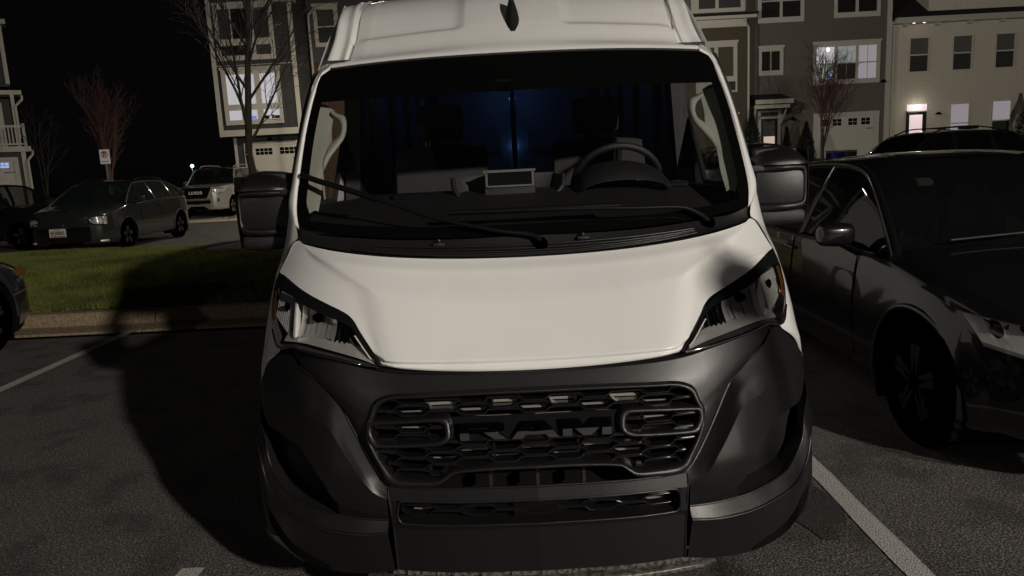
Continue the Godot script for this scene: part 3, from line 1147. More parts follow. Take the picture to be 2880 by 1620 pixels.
func van_mirror(van: Node3D, s: float):
	var z := -.90
	var mb := MB.new()
	# cap: rounded top
	var rows := []
	for i in 15:
		var u := i / 14.0
		var row := PackedVector3Array()
		for j in 21:
			var t := j / 20.0
			var x := lerpf(.955, 1.172, t)
			var e := pow(absf(t * 2.0 - 1.0), 3.2)
			var a := u * PI * .55
			var topy := 1.572 - .035 * e - (.03 * pow(maxf(0.0, t - .75) / .25, 2)) - .018 * (1.0 - t)
			var y := lerpf(1.487, topy, sin(a))
			var zz := z + .065 - .22 * (1.0 - cos(a)) - .03 * e * (1.0 - u * .5)
			row.append(Vector3(x * s, y, zz))
		rows.append(row)
	mb.grid(rows, Vector3(0, .6, 1))
	# outer cheek and back
	var side := []
	for i in 12:
		var u := i / 11.0
		var y := lerpf(1.245, 1.545, u)
		var bulge := .012 * sin(u * PI)
		side.append(PackedVector3Array([Vector3((1.160 + bulge * .4) * s, y, z + .04), Vector3((1.178 + bulge * .5) * s, y, z + .0), Vector3((1.178 + bulge * .3) * s, y, z - .10), Vector3((1.15) * s, y, z - .17)]))
	mb.grid(side, Vector3(s, 0, 0.2))
	var mr := part("mirror", mb, M.plastic, van)
	# frame round the sunk panel
	var fr := MB.new()
	var oo := [[.955, 1.487], [1.06, 1.488], [1.150, 1.484], [1.166, 1.468], [1.170, 1.40], [1.166, 1.332], [1.150, 1.308], [1.06, 1.302], [.965, 1.300]]
	var ii := [[.965, 1.456], [1.06, 1.459], [1.134, 1.458], [1.144, 1.448], [1.147, 1.40], [1.145, 1.352], [1.134, 1.342], [1.06, 1.336], [.972, 1.334]]
	var rl := []
	for w in [[0.0, .03], [.12, .062], [.8, .058], [1.0, .030]]:
		var r := []
		for k in oo.size():
			var p := Vector3(lerpf(oo[k][0], ii[k][0], w[0]), lerpf(oo[k][1], ii[k][1], w[0]), 0)
			var cv := -.03 * pow((p.x - 1.06) / .11, 2)
			r.append(Vector3(p.x * s, p.y, z + w[1] + cv))
		rl.append(cri(r, 4))
	var g := []
	for r in rl:
		g.append(PackedVector3Array(r))
	fr.grid(g, Vector3(0, 0, 1))
	part("frame", fr, M.plastic, mr)
	var pn := MB.new()
	rows = []
	for i in 9:
		var y := lerpf(1.334, 1.462, i / 8.0)
		var row := PackedVector3Array()
		for j in 13:
			var x := lerpf(.960, 1.148, j / 12.0)
			row.append(Vector3(x * s, y + .006 * (x - 1.06), z + .040 - .9 * pow(x - 1.075, 2) - 1.2 * pow(y - 1.398, 2)))
		rows.append(row)
	pn.grid(rows, Vector3(0, 0, 1))
	part("inset_panel", pn, M.plastic, mr)
	# foot and arm
	var ft := MB.new()
	ft.rbox(Vector3(1.065 * s, 1.275, z - .02), Vector3(.20, .075, .13), .034)
	ft.rbox(Vector3(1.06 * s, 1.42, z - .09), Vector3(.19, .28, .13), .03)
	part("foot", ft, M.plastic2, mr)
	var ar := MB.new()
	ar.rbox(Vector3(.975 * s, 1.43, z - .07), Vector3(.10, .15, .10), .03)
	ar.rbox(Vector3(.96 * s, 1.475, z + .03), Vector3(.06, .03, .03), .01)
	part("arm", ar, M.plastic2, mr)
	var gl := MB.new()
	gl.box(Vector3(1.07 * s, 1.41, z - .162), Vector3(.17, .24, .006))
	part("mirror_glass", gl, M.chrome, mr)
	var sg := MB.new()
	sg.rbox(Vector3(1.184 * s, 1.405, z - .02), Vector3(.010, .095, .02), .004)
	part("side_signal", sg, M.trimwhite, mr)

func make_wheel(r: float, w: float, rim: Material) -> Node3D:
	# a wheel about its local x axis, outer face +x
	var t := MB.new()
	var X := Transform3D(Basis(Vector3(0, 1, 0), Vector3(1, 0, 0), Vector3(0, 0, -1)), Vector3.ZERO)
	t.lathe([Vector2(r * .62, -w * .5), Vector2(r * .9, -w * .5), Vector2(r * .98, -w * .42), Vector2(r, -w * .3), Vector2(r, w * .3), Vector2(r * .98, w * .42), Vector2(r * .9, w * .5), Vector2(r * .66, w * .5), Vector2(r * .63, w * .42)], X, 40)
	var root := MeshInstance3D.new()
	root.name = "wheel"
	root.mesh = t.mesh()
	root.material_override = M.rubber
	var d := MB.new()
	d.lathe([Vector2(r * .64, w * .46), Vector2(r * .6, w * .40), Vector2(r * .58, w * .1), Vector2(0, w * .1)], X, 32)
	for k in 5:
		var a := TAU * k / 5.0
		for e in [-.13, .13]:
			var b := Basis(Vector3.RIGHT, a + e)
			d.box(b * Vector3(0, r * .33, 0) + Vector3(w * .36, 0, 0), Vector3(.03, r * .58, r * .12), b)
	d.lathe([Vector2(r * .16, w * .30), Vector2(r * .15, w * .43), Vector2(0, w * .45)], X, 16)
	part("rim", d, rim, root)
	return root

func van_wheels(van: Node3D):
	for s in [1.0, -1.0]:
		for z in [-.948, -4.40]:
			var w := make_wheel(.345, .225, M.steel)
			van.add_child(w, true)
			w.position = Vector3(.895 * s, .345, z)
			if s < 0:
				w.rotation.y = PI
		# arch moulding: a swept lip round the wheel opening
		var fl := MB.new()
		var rows := []
		for i in 41:
			var a := lerpf(-.30, PI + .2, i / 40.0)
			var row := PackedVector3Array()
			for q in [[.545, .985], [.530, 1.018], [.505, 1.036], [.487, 1.040], [.480, 1.036], [.470, 1.018], [.462, .98], [.46, .90]]:
				row.append(Vector3(q[1] * s, .36 + q[0] * sin(a), -.948 + q[0] * cos(a)))
			rows.append(row)
		fl.grid(rows, Vector3(s, 0.3, 0))
		part("arch_moulding", fl, M.plastic, van)
		var wl := MB.new()
		rows = []
		for i in 25:
			var a := lerpf(-.35, PI + .3, i / 24.0)
			rows.append(PackedVector3Array([Vector3(.985 * s, .36 + .47 * sin(a), -.948 + .47 * cos(a)), Vector3(.6 * s, .36 + .47 * sin(a), -.948 + .47 * cos(a))]))
		wl.grid(rows)
		part("wheel_well", wl, M.black, van)
	var ub := MB.new()
	ub.box(Vector3(0, .30, -2.9), Vector3(1.2, .12, 4.8))
	ub.box(Vector3(0, .27, -.85), Vector3(1.1, .20, 1.15))
	part("chassis", ub, M.black, van)

func van_interior(van: Node3D):
	var d := MB.new()
	# dash top: from the glass foot back and up
	var rows := []
	for i in 13:
		var u := i / 12.0
		var row := PackedVector3Array()
		for j in 41:
			var x := lerpf(-.88, .88, j / 40.0)
			var ax := absf(x)
			var z0 := Fw(ax, 1.33) - .02
			var y := lerpf(1.315, 1.438, smoothstep(0.0, .85, u))
			y -= .03 * smoothstep(.62, .85, ax)
			row.append(Vector3(x, y, lerpf(z0, -1.13, u)))
		rows.append(row)
	var bk := PackedVector3Array()
	for q in rows[12]:
		bk.append(q + Vector3(0, -.5, -.02))
	rows.append(bk)
	d.grid(rows, Vector3(0, 1, 0.3))
	var dash := part("dashboard", d, M.dash, van)
	# instrument hood on the driver's side
	var ih := MB.new()
	rows = []
	for i in 13:
		var a := PI * i / 12.0
		var row := PackedVector3Array()
		for k in [[-.86, .35], [-.90, .80], [-1.0, 1.0], [-1.10, 1.02], [-1.13, .97]]:
			row.append(Vector3(.425 + cos(a) * .205 * (0.75 + .25 * k[1]), 1.415 + sin(a) * .118 * k[1], k[0] - .012 * sin(a)))
		rows.append(row)
	ih.grid(rows, Vector3(0, 1, .5))
	part("instrument_hood", ih, M.dash, dash)
	# centre unit: an open-fronted tray either side of a display box
	var ct := MB.new()
	var rimp := cri([Vector3(-.285, 1.492, -.99), Vector3(-.278, 1.445, -.955), Vector3(-.235, 1.398, -.93), Vector3(-.12, 1.378, -.915), Vector3(.02, 1.378, -.915), Vector3(.12, 1.396, -.93), Vector3(.172, 1.44, -.955), Vector3(.182, 1.488, -.99)], 5)
	ct.tube(rimp, .011, 8)
	var tray := part("centre_tray", ct, M.dash, dash)
	var bowl := MB.new()
	var rows0 := [PackedVector3Array(), PackedVector3Array(), PackedVector3Array()]
	for q in rimp:
		rows0[0].append(q)
		rows0[1].append(Vector3(lerpf(q.x, -.05, .12), q.y + .006, -1.02))
		rows0[2].append(Vector3(lerpf(q.x, -.05, .16), 1.50, -1.06))
	bowl.grid(rows0, Vector3(0, .5, 1))
	part("tray_bowl", bowl, M.trimgrey2, tray)
	var skirt := MB.new()
	var rows1 := [PackedVector3Array(), PackedVector3Array()]
	for q in rimp:
		rows1[0].append(q)
		rows1[1].append(Vector3(q.x * 1.06, minf(q.y, 1.40) - .05, q.z + .03))
	skirt.grid(rows1, Vector3(0, 0, 1))
	part("tray_front", skirt, M.dash, tray)
	var bx := MB.new()
	bx.rbox(Vector3(-.045, 1.448, -.985), Vector3(.215, .135, .11), .012, Basis(Vector3.RIGHT, -.12))
	part("display_box", bx, M.dash, tray)
	var Bq := Basis(Vector3.RIGHT, -.12)
	for e in [[Vector3(0, .060, .058), Vector3(.215, .010, .012)], [Vector3(0, -.002, .058), Vector3(.185, .007, .012)], [Vector3(-.096, .029, .058), Vector3(.008, .064, .012)], [Vector3(.096, .029, .058), Vector3(.008, .064, .012)]]:
		var sc := MB.new()
		sc.box(Vector3(-.045, 1.448, -.985) + Bq * e[0], e[1], Bq)
		part("display_frame", sc, M.trimgrey, tray)
	var ds := MB.new()
	ds.box(Vector3(-.045, 1.448, -.985) + Bq * Vector3(0, .029, .056), Vector3(.186, .054, .006), Bq)
	part("display", ds, M.gloss, tray)
	# sheet of paper and vents on the dash top
	for x in [-.46, .62]:
		var vt := MB.new()
		vt.rbox(Vector3(x, 1.428, -.98), Vector3(.16, .03, .10), .012)
		part("air_vent", vt, M.gloss, dash)
	# steering wheel
	var sw := MB.new()
	var ring := []
	var B := Basis(Vector3.RIGHT, -1.02)
	for i in 41:
		var a := TAU * i / 40.0
		ring.append(Vector3(.435, 1.43, -1.19) + B * Vector3(cos(a) * .195, 0, sin(a) * .195))
	sw.tube(ring, .016, 10, false)
	var stw := part("steering_wheel", sw, M.dash, van)
	var hub := MB.new()
	hub.rbox(Vector3(.435, 1.425, -1.185), Vector3(.17, .06, .14), .028, B)
	for a in [0.0, PI, PI * .5]:
		var dr := B * Vector3(cos(a), 0, sin(a))
		hub.tube([Vector3(.435, 1.425, -1.185) + dr * .06, Vector3(.435, 1.43, -1.19) + dr * .19], .014, 8)
	part("hub", hub, M.dash, stw)
	# seats
	for x in [-.41, .43]:
		var se := MB.new()
		var Bs := Basis(Vector3.RIGHT, -.2)
		se.rbox(Vector3(x, 1.30, -1.83), Vector3(.52, .72, .15), .07, Bs)
		var seat := part("seat", se, M.seat, van)
		var cush := MB.new()
		cush.rbox(Vector3(x, .93, -1.58), Vector3(.50, .15, .52), .06)
		part("cushion", cush, M.seat, seat)
		var hr := MB.new()
		hr.rbox(Vector3(x, 1.775, -1.93), Vector3(.25, .20, .11), .05, Bs)
		part("headrest", hr, M.seat, seat)
		var po := MB.new()
		for e in [-.06, .06]:
			po.tube([Vector3(x + e, 1.60, -1.90), Vector3(x + e, 1.72, -1.92)], .007, 6)
		part("headrest_post", po, M.steel, seat)
	# pillar trims with grab handles
	for s in [-1.0, 1.0]:
		var Ft := func(x: float, y: float) -> float: return Fw(x, y) - .07
		var pt := MB.new()
		patch(pt, Ft, [v3([[.852, 1.84, .02], [.857, 1.716, .025], [.860, 1.631, .025], [.862, 1.549, .025], [.862, 1.479, .025], [.856, 1.433, .025], [.84, 1.39, .02]]), v3([[.82, 1.83, .004], [.822, 1.718, .01], [.815, 1.65, .012], [.818, 1.58, .012], [.828, 1.52, .012], [.825, 1.46, .012], [.82, 1.40, .01]]), v3([[.784, 1.805, -.01], [.788, 1.719, -.01], [.779, 1.673, 0], [.785, 1.617, 0], [.805, 1.552, 0], [.801, 1.478, 0], [.808, 1.395, 0]])], 5, 4, true, true, [s])
		patch(pt, Ft, [v3([[.784, 1.805, -.01], [.788, 1.719, -.01], [.779, 1.673, 0], [.785, 1.617, 0], [.805, 1.552, 0], [.801, 1.478, 0], [.808, 1.395, 0]]), v3([[.81, 1.805, -.09], [.82, 1.719, -.09], [.81, 1.673, -.08], [.815, 1.617, -.08], [.83, 1.552, -.08], [.83, 1.478, -.08], [.83, 1.395, -.08]])], 5, 2, true, false, [s])
		var tr := part("pillar_trim", pt, M.trim, van)
		var hd := MB.new()
		var lo := v3([[.792, 1.806], [.763, 1.790], [.731, 1.775], [.719, 1.726], [.726, 1.681], [.752, 1.642], [.781, 1.600], [.802, 1.553]])
		var li := v3([[.790, 1.783], [.774, 1.771], [.757, 1.755], [.746, 1.725], [.751, 1.696], [.768, 1.680], [.786, 1.664], [.802, 1.63]])
		var lm := []
		var lb := []
		for k in lo.size():
			lm.append(lo[k].lerp(li[k], .5) + Vector3(0, 0, .018))
			lb.append(lo[k].lerp(li[k], .5) + Vector3(0, 0, -.03))
		patch(hd, Ft, [lb, lo, lm, li, lb], 5, 3, true, true, [s])
		part("grab_handle", hd, M.trim, tr)
		# inner door panel and frame
		var dp := MB.new()
		dp.rbox(Vector3(.90 * s, 1.10, -1.45), Vector3(.06, .60, .95), .025)
		part("door_trim", dp, M.dash, van)
		var bp := MB.new()
		bp.box(Vector3(.89 * s, 1.66, -1.98), Vector3(.08, .78, .16), Basis(Vector3.BACK, .07 * s))
		part("b_pillar", bp, M.dash, van)
		var cw := MB.new()
		cw.box(Vector3(.885 * s, 1.45, -3.7), Vector3(.02, 1.7, 3.2))
		for k in 4:
			cw.rbox(Vector3(.86 * s, 1.45, -2.5 - k * .75), Vector3(.05, 1.7, .09), .015)
		part("cargo_wall", cw, M.cargo, van)
	var hdl := MB.new()
	hdl.box(Vector3(0, 2.02, -1.75), Vector3(1.7, .03, 1.0))
	part("headliner", hdl, M.dash, van)
	var fl := MB.new()
	fl.box(Vector3(0, .62, -3.2), Vector3(1.84, .04, 4.2))
	part("cargo_floor", fl, M.dash, van)
	# rear doors seen from inside
	for s in [-1.0, 1.0]:
		var rd := MB.new()
		rd.rbox(Vector3(.43 * s, 1.45, -5.30), Vector3(.80, 1.75, .05), .02)
		rd.rbox(Vector3(.43 * s, 1.95, -5.25), Vector3(.62, .60, .05), .024)
		rd.rbox(Vector3(.43 * s, 1.10, -5.25), Vector3(.62, .70, .05), .024)
		part("rear_door", rd, M.cargo, van)
	var pst := MB.new()
	pst.rbox(Vector3(0, 1.45, -5.22), Vector3(.05, 1.8, .05), .02)
	part("door_seal", pst, M.rubber, van)
	# blue lamps in the load space: one under the roof, one strip behind the door post
	for e in [[Vector3(0, 2.26, -4.9), Vector3(.10, .03, .03), Vector3(0, 2.20, -4.88), .0065, .03], [Vector3(0, 1.66, -5.262), Vector3(.012, .36, .006), Vector3(0, 1.70, -5.254), .0016, .01]]:
		var cl := MB.new()
		cl.rbox(e[0], e[1], .0028)
		part("cargo_lamp", cl, glow(.16, .36, 1.0, .25), van)
		var bl := OmniLight3D.new()
		bl.name = "cargo_light"
		bl.light_color = Color(.14, .34, 1.0).linear_to_srgb()
		bl.light_energy = e[3]
		bl.light_size = e[4]
		bl.omni_range = 8.0
		bl.omni_attenuation = 2.0
		bl.shadow_enabled = true
		bl.position = e[2]
		van.add_child(bl, true)

func build_van():
	var van := thing("cargo_van", "white high-roof cargo van with black bumper and big chrome grille letters", "van")
	M.refl = mat(.60, .59, .57, .25, .55)
	M.trimgrey2 = mat(.035, .035, .036, .55)
	M.rubberdark = mat(.004, .004, .004, .55, 0.0, .3)
	M.letter = mat(.55, .55, .56, .07, 1.0)
	M.hlback = mat(.05, .05, .052, .3)
	M.amberdim = mat(.10, .03, .006, .2)
	M.trimwhite = mat(0.72, 0.72, 0.70, 0.25)
	van_windshield(van)
	van_hood(van)
	van_cowl(van)
	van_fenders(van)
	van_roof(van)
	van_sides(van)
	van_bumper(van)
	van_grille(van)
	van_headlights(van)
	van_mirror(van, 1.0)
	van_mirror(van, -1.0)
	van_wheels(van)
	wiper(van, [[-.877, 1.542, .01], [-.80, 1.515, .012], [-.70, 1.485, .012], [-.555, 1.438, .012], [-.62, 1.458, .038], [-.50, 1.42, .04], [-.36, 1.372, .04], [-.10, 1.31, .035], [.03, 1.288, .03], [.06, 1.262, .03]], 4)
	wiper(van, [[-.275, 1.378, .01], [-.10, 1.376, .012], [.10, 1.376, .012], [.36, 1.374, .012], [.0, 1.374, .038], [.2, 1.372, .04], [.42, 1.362, .04], [.595, 1.353, .035], [.655, 1.325, .03], [.685, 1.295, .03]], 4)
	van_interior(van)

# ------------------------------------------------------------------ lamps, ground, lawn
func pole_lamp(called: String, label: String, at: Vector3, h: float, aim: float, energy: float, col: Color, tilt := -1.0, cone := 70.0, soft := .17):
	var t := thing(called, label, "lamp", at)
	var p := MB.new()
	p.tube([Vector3(0, .7, 0), Vector3(0, h + .1, 0)], [.075, .055], 12)
	part("pole", p, M.steel, t)
	var b := MB.new()
	b.lathe([Vector2(.26, 0), Vector2(.26, .66), Vector2(.22, .72), Vector2(0, .72)], Transform3D.IDENTITY, 20)
	part("base", b, mat(.3, .29, .27, .9), t)
	var d := Vector3(sin(aim), 0, cos(aim)) * .35
	var hd := MB.new()
	hd.rbox(d + Vector3(0, h + .12, 0), Vector3(.42, .10, .60), .04, Basis(Vector3.UP, aim))
	part("head", hd, M.steel, t)
	var l := MB.new()
	l.box(d + Vector3(0, h + .06, 0), Vector3(.32, .02, .46), Basis(Vector3.UP, aim))
	part("lamp_panel", l, glow(col.r, col.g, col.b, 25.0), t)
	var o: Light3D
	if tilt < 0.0:
		var q := OmniLight3D.new()
		q.omni_range = 150.0
		q.omni_attenuation = 2.0
		o = q
	else:
		# spot for the added street lamps, coned to light one side only
		var q := SpotLight3D.new()
		q.spot_range = 150.0
		q.spot_attenuation = 2.0
		q.spot_angle = cone
		q.spot_angle_attenuation = .6
		o = q
	o.name = "lamp_light"
	o.light_color = col.linear_to_srgb()
	o.light_energy = energy
	o.light_size = soft
	o.shadow_enabled = true
	t.add_child(o)
	o.position = d + Vector3(0, h - .16, 0)
	if tilt >= 0.0:
		o.basis = Basis(Vector3.UP, aim + PI) * Basis(Vector3.RIGHT, -tilt)

func lawn_y(x: float, z: float) -> float:
	var u := clampf((z + 5.95) / (-13.25 + 5.95), 0.0, 1.0)
	return .15 + .16 * sin(u * PI) * (0.8 + .2 * sin(x * .37)) + .02 * sin(x * 1.3 + z * .9)

func setting():
	# asphalt: stones in a dark binder
	var n1 := noise_img(1024, .16, 11, FastNoiseLite.TYPE_CELLULAR, 1)
	var n2 := noise_img(1024, .11, 12, FastNoiseLite.TYPE_SIMPLEX, 3)
	var mix := Image.create(1024, 1024, false, Image.FORMAT_L8)
	var a := n1.get_data()
	var b := n2.get_data()
	rng.seed = 77
	var o := PackedByteArray()
	o.resize(1024 * 1024)
	for i in 1024 * 1024:
		var q := int(a[i] * .35 + b[i] * .65)
		o[i] = clampi(q, 0, 255)
	for i in 16000:
		var k := rng.randi_range(1030, 1024 * 1022)
		var w := rng.randi_range(215, 255)
		o[k] = w
		if rng.randf() < .6:
			o[k + 1] = w - 20
			o[k + 1024] = w - 25
	mix = Image.create_from_data(1024, 1024, false, Image.FORMAT_L8, o)
	var asph_t := ramp_tex(mix, [Color(.015, .014, .0135), Color(.078, .073, .068), Color(.185, .173, .162), Color(.55, .52, .49)], [.22, .50, .76, 1.0])
	var asph_n := nrm_tex(mix, 5.0)
	var asphalt := mat(.05, .05, .05, .82)
	world_tex(asphalt, 1.7, asph_t, asph_n, .35)
	asphalt.detail_enabled = true
	asphalt.detail_blend_mode = BaseMaterial3D.BLEND_MODE_MUL
	asphalt.detail_uv_layer = BaseMaterial3D.DETAIL_UV_2
	asphalt.uv2_triplanar = true
	asphalt.uv2_world_triplanar = true
	asphalt.uv2_scale = Vector3.ONE / 5.3
	asphalt.detail_albedo = ramp_tex(noise_img(512, .02, 91, FastNoiseLite.TYPE_SIMPLEX, 6), [Color(.62, .62, .62), Color(.92, .91, .90), Color(1, 1, 1)], [.25, .45, .75])
	var sheet := func(x0: float, x1: float, z0: float, z1: float, step: float, y: float) -> MB:
		var m := MB.new()
		var nx := int((x1 - x0) / step)
		var nz := int(absf(z1 - z0) / step)
		for i in nz:
			for j in nx:
				var p := []
				for c in [[0, 0], [1, 0], [1, 1], [0, 1]]:
					p.append(Vector3(x0 + (j + c[0]) * step, y, z0 + (i + c[1]) * step * signf(z1 - z0)))
				m.quad(p[0], p[3], p[2], p[1]) if z1 > z0 else m.quad(p[0], p[1], p[2], p[3])
		return m
	struct("ground", sheet.call(-80.0, 80.0, 60.0, -120.0, 20.0, -.06), mat(.012, .013, .010, .95), "dark ground reaching to the horizon")
	struct("parking_lot", sheet.call(-12.0, 12.0, 14.0, -5.42, .4, 0.0), asphalt, "worn dark asphalt of the parking lot")
	struct("street", sheet.call(-34.0, 34.0, -13.45, -23.45, 1.0, -.004), asphalt, "asphalt of the street beyond the lawn strip")
	# painted stall lines, worn through to the stones
	var wear := noise_img(512, .12, 31, FastNoiseLite.TYPE_SIMPLEX, 4)
	var paint := mat(.5, .5, .47, .75)
	world_tex(paint, .55, ramp_tex(wear, [Color(.06, .058, .055), Color(.10, .10, .095), Color(.42, .41, .38), Color(.55, .54, .50)], [.20, .33, .44, .8]), nrm_tex(wear, 4.0), .5)
	for s in [[-4.09, -5.42, 3.0, .10], [1.375, -5.42, 4.0, .10], [-1.395, -.575, 4.0, .098]]:
		var m := MB.new()
		var nn := 60
		rng.seed = int(absf(s[0]) * 100)
		var l := []
		var r := []
		for i in nn + 1:
			var z: float = lerpf(s[1], s[2], float(i) / nn)
			l.append(Vector3(s[0] - s[3] * .5 + rng.randf_range(-.004, .004), .004, z))
			r.append(Vector3(s[0] + s[3] * .5 + rng.randf_range(-.004, .004), .004, z))
		for i in nn:
			m.quad(l[i], l[i + 1], r[i + 1], r[i])
		struct("stall_line", m, paint, "worn white stall line painted on the asphalt")
	# darker irregular patch of asphalt beside the right-hand line
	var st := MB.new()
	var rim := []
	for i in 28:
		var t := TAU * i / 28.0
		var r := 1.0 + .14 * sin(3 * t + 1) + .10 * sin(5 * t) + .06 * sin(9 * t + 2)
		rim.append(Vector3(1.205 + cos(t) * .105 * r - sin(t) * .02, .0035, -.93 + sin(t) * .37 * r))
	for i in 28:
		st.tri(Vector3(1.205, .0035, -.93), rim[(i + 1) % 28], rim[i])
	var patch_mat := mat(.02, .02, .02, .75)
	world_tex(patch_mat, 1.7, ramp_tex(mix, [Color(.013, .0125, .0115), Color(.037, .034, .031), Color(.055, .051, .047), Color(.22, .20, .19)], [.20, .50, .80, 1.0]), asph_n, .6)
	struct("dark_patch", st, patch_mat, "darker irregular patch on the asphalt beside the stall line")
	# kerbs
	var conc_n := noise_img(512, .05, 41, FastNoiseLite.TYPE_SIMPLEX, 5)
	var conc := mat(.3, .27, .21, .9)
	world_tex(conc, 1.3, ramp_tex(conc_n, [Color(.17, .125, .075), Color(.24, .18, .11), Color(.30, .235, .15)], [.2, .5, .85]), nrm_tex(conc_n, 4.0), .4)
	var conc2 := mat(.36, .34, .30, .9)
	world_tex(conc2, 1.7, ramp_tex(conc_n, [Color(.27, .25, .21), Color(.36, .335, .28), Color(.42, .39, .33)], [.2, .5, .85]), nrm_tex(conc_n, 4.0), .3)
	M.conc = conc
	M.conc2 = conc2
	var kerb := func(called: String, z: float, dirz: float, x0: float, x1: float, lab: String):
		var k := 0
		var x := x0
		var root := Node3D.new()
		root.name = numbered(called)
		add_child(root)
		root.set_meta("kind", "structure")
		root.set_meta("label", lab)
		while x < x1:
			var len := 3.0
			var m := MB.new()
			var prof := [Vector2(0, -.02), Vector2(0, .006), Vector2(.30, .014), Vector2(.315, .022), Vector2(.345, .135), Vector2(.362, .150), Vector2(.50, .152), Vector2(.515, .13), Vector2(.515, -.02)]
			for i in prof.size() - 1:
				var p0: Vector2 = prof[i]
				var p1: Vector2 = prof[i + 1]
				var A := Vector3(x + .004, p0.y, z - p0.x * dirz)
				var B := Vector3(x + len - .004, p0.y, z - p0.x * dirz)
				var C := Vector3(x + len - .004, p1.y, z - p1.x * dirz)
				var D := Vector3(x + .004, p1.y, z - p1.x * dirz)
				if dirz > 0:
					m.quad(A, B, C, D)
				else:
					m.quad(B, A, D, C)
			part("kerb_stone", m, conc, root)
			x += len
			k += 1
	kerb.call("kerb_near", -5.42, 1.0, -13.0, 10.5, "tan concrete kerb at the head of the stalls")
	kerb.call("kerb_far", -13.75, -1.0, -29.0, 28.0, "tan concrete kerb on the street side of the lawn")
	# lawn
	var lw := MB.new()
	var rows := []
	for i in 31:
		var z := lerpf(-5.90, -13.26, i / 30.0)
		var row := PackedVector3Array()
		for j in 121:
			var x := -30.0 + j * .5
			row.append(Vector3(x, lawn_y(x, z) - .012, z))
		rows.append(row)
	lw.grid(rows, Vector3.UP)
	var gn := noise_img(512, .06, 51, FastNoiseLite.TYPE_SIMPLEX, 5)
	var soil := mat(.03, .04, .012, .95)
	world_tex(soil, 1.1, ramp_tex(gn, [Color(.02, .026, .006), Color(.048, .058, .012), Color(.075, .078, .022)], [.25, .5, .8]))
	struct("lawn", lw, soil, "strip of winter lawn between lot and street")
	# blades
	var tuft := MB.new()
	rng.seed = 9
	for k in 7:
		var an := rng.randf() * TAU
		var dirv := Vector3(cos(an), 0, sin(an))
		var sidev := Vector3(-sin(an), 0, cos(an))
		var base := Vector3(rng.randf_range(-.03, .03), 0, rng.randf_range(-.03, .03))
		var hgt := rng.randf_range(.028, .055)
		var lean := rng.randf_range(.01, .035)
		var w := .0035
		tuft.tri(base - sidev * w, base + sidev * w, base + dirv * lean + Vector3(0, hgt, 0))
	var mm := MultiMesh.new()
	mm.transform_format = MultiMesh.TRANSFORM_3D
	mm.use_colors = true
	mm.mesh = tuft.mesh()
	var N := 110000
	mm.instance_count = N
	var gnz := FastNoiseLite.new()
	gnz.seed = 14
	gnz.frequency = .8
	gnz.fractal_octaves = 3
	for i in N:
		var z := lerpf(-5.95, -13.2, rng.randf())
		var x := lerpf(-13.5, -1.0, rng.randf()) if i < N * 9 / 10 else lerpf(-1.0, 7.0, rng.randf())
		var dmul := Vector2(x + 4.95, z + 12.0).length()
		var y := lawn_y(x, z) - .012
		if dmul < 1.25 + .12 * sin(x * 9) :
			y -= .3
		var s := rng.randf_range(.7, 1.35)
		mm.set_instance_transform(i, Transform3D(Basis(Vector3.UP, rng.randf() * TAU).scaled(Vector3(s, s * rng.randf_range(.7, 1.3), s)), Vector3(x, y, z)))
		var g := .75 + .5 * gnz.get_noise_2d(x, z) + rng.randf_range(-.2, .2)
		var dry := maxf(0.0, gnz.get_noise_2d(x * 1.7 + 50, z * 1.7)) * .8
		var col := Color(.165, .195, .036) * g
		col = col.lerp(Color(.23, .21, .06) * g, dry)
		if rng.randf() < .01:
			col = Color(.16, .15, .09)
		col.a = 1.0
		mm.set_instance_color(i, col)
	var gr := MultiMeshInstance3D.new()
	gr.name = "grass"
	gr.multimesh = mm
	var gm := mat(1, 1, 1, .8)
	gm.vertex_color_use_as_albedo = true
	gm.backlight_enabled = true
	gm.backlight = Color(.3, .3, .3)
	gr.material_override = gm
	add_child(gr)
	gr.set_meta("kind", "stuff")
	gr.set_meta("label", "short green grass covering the lawn strip")
	gr.set_meta("category", "grass")
	# mulch ring
	var mu := MB.new()
	rng.seed = 19
	rows = []
	for i in 9:
		var r := i / 8.0 * 1.32
		var row := PackedVector3Array()
		for j in 49:
			var t := TAU * j / 48.0
			var rr := r * (1.0 + .06 * sin(3 * t) + .03 * sin(11 * t))
			var x := -4.95 + cos(t) * rr
			var z := -12.0 + sin(t) * rr
			row.append(Vector3(x, lawn_y(x, z) + .10 * (1.0 - pow(r / 1.32, 2)) + (.004 if i < 8 else -.03) + rng.randf() * .012, z))
		row[48] = row[0]
		rows.append(row)
	mu.grid(rows, Vector3.UP)
	var mtx := mat(.02, .013, .009, .95)
	world_tex(mtx, .6, ramp_tex(noise_img(512, .15, 61, FastNoiseLite.TYPE_CELLULAR, 2), [Color(.005, .004, .003), Color(.02, .013, .009), Color(.04, .027, .018)], [.2, .5, .8]))
	struct("mulch_bed", mu, mtx, "round bed of dark mulch about the young tree")
	# far side: gutter, drive, pavement
	var ap := MB.new()
	ap.box(Vector3(-10.6, -.03, -23.72), Vector3(5.6, .09, .5))
	struct("drive_apron", ap, mat(.55, .45, .28, .9), "pale concrete gutter lip at the foot of the driveway")
	var dr := MB.new()
	dr.box(Vector3(-10.6, -.035, -27.2), Vector3(5.4, .09, 6.4))
	struct("driveway", dr, conc2, "pale concrete driveway before the grey house")
	var dr2 := MB.new()
	dr2.box(Vector3(15.6, -.035, -29.0), Vector3(5.0, .09, 10.0))
	struct("driveway", dr2, conc2, "concrete driveway before the brown house")
	var fk := MB.new()
	fk.box(Vector3(3.2, .02, -23.7), Vector3(22.0, .16, .3))
	struct("kerb_houses", fk, conc, "concrete kerb on the house side of the street")
	var yard := MB.new()
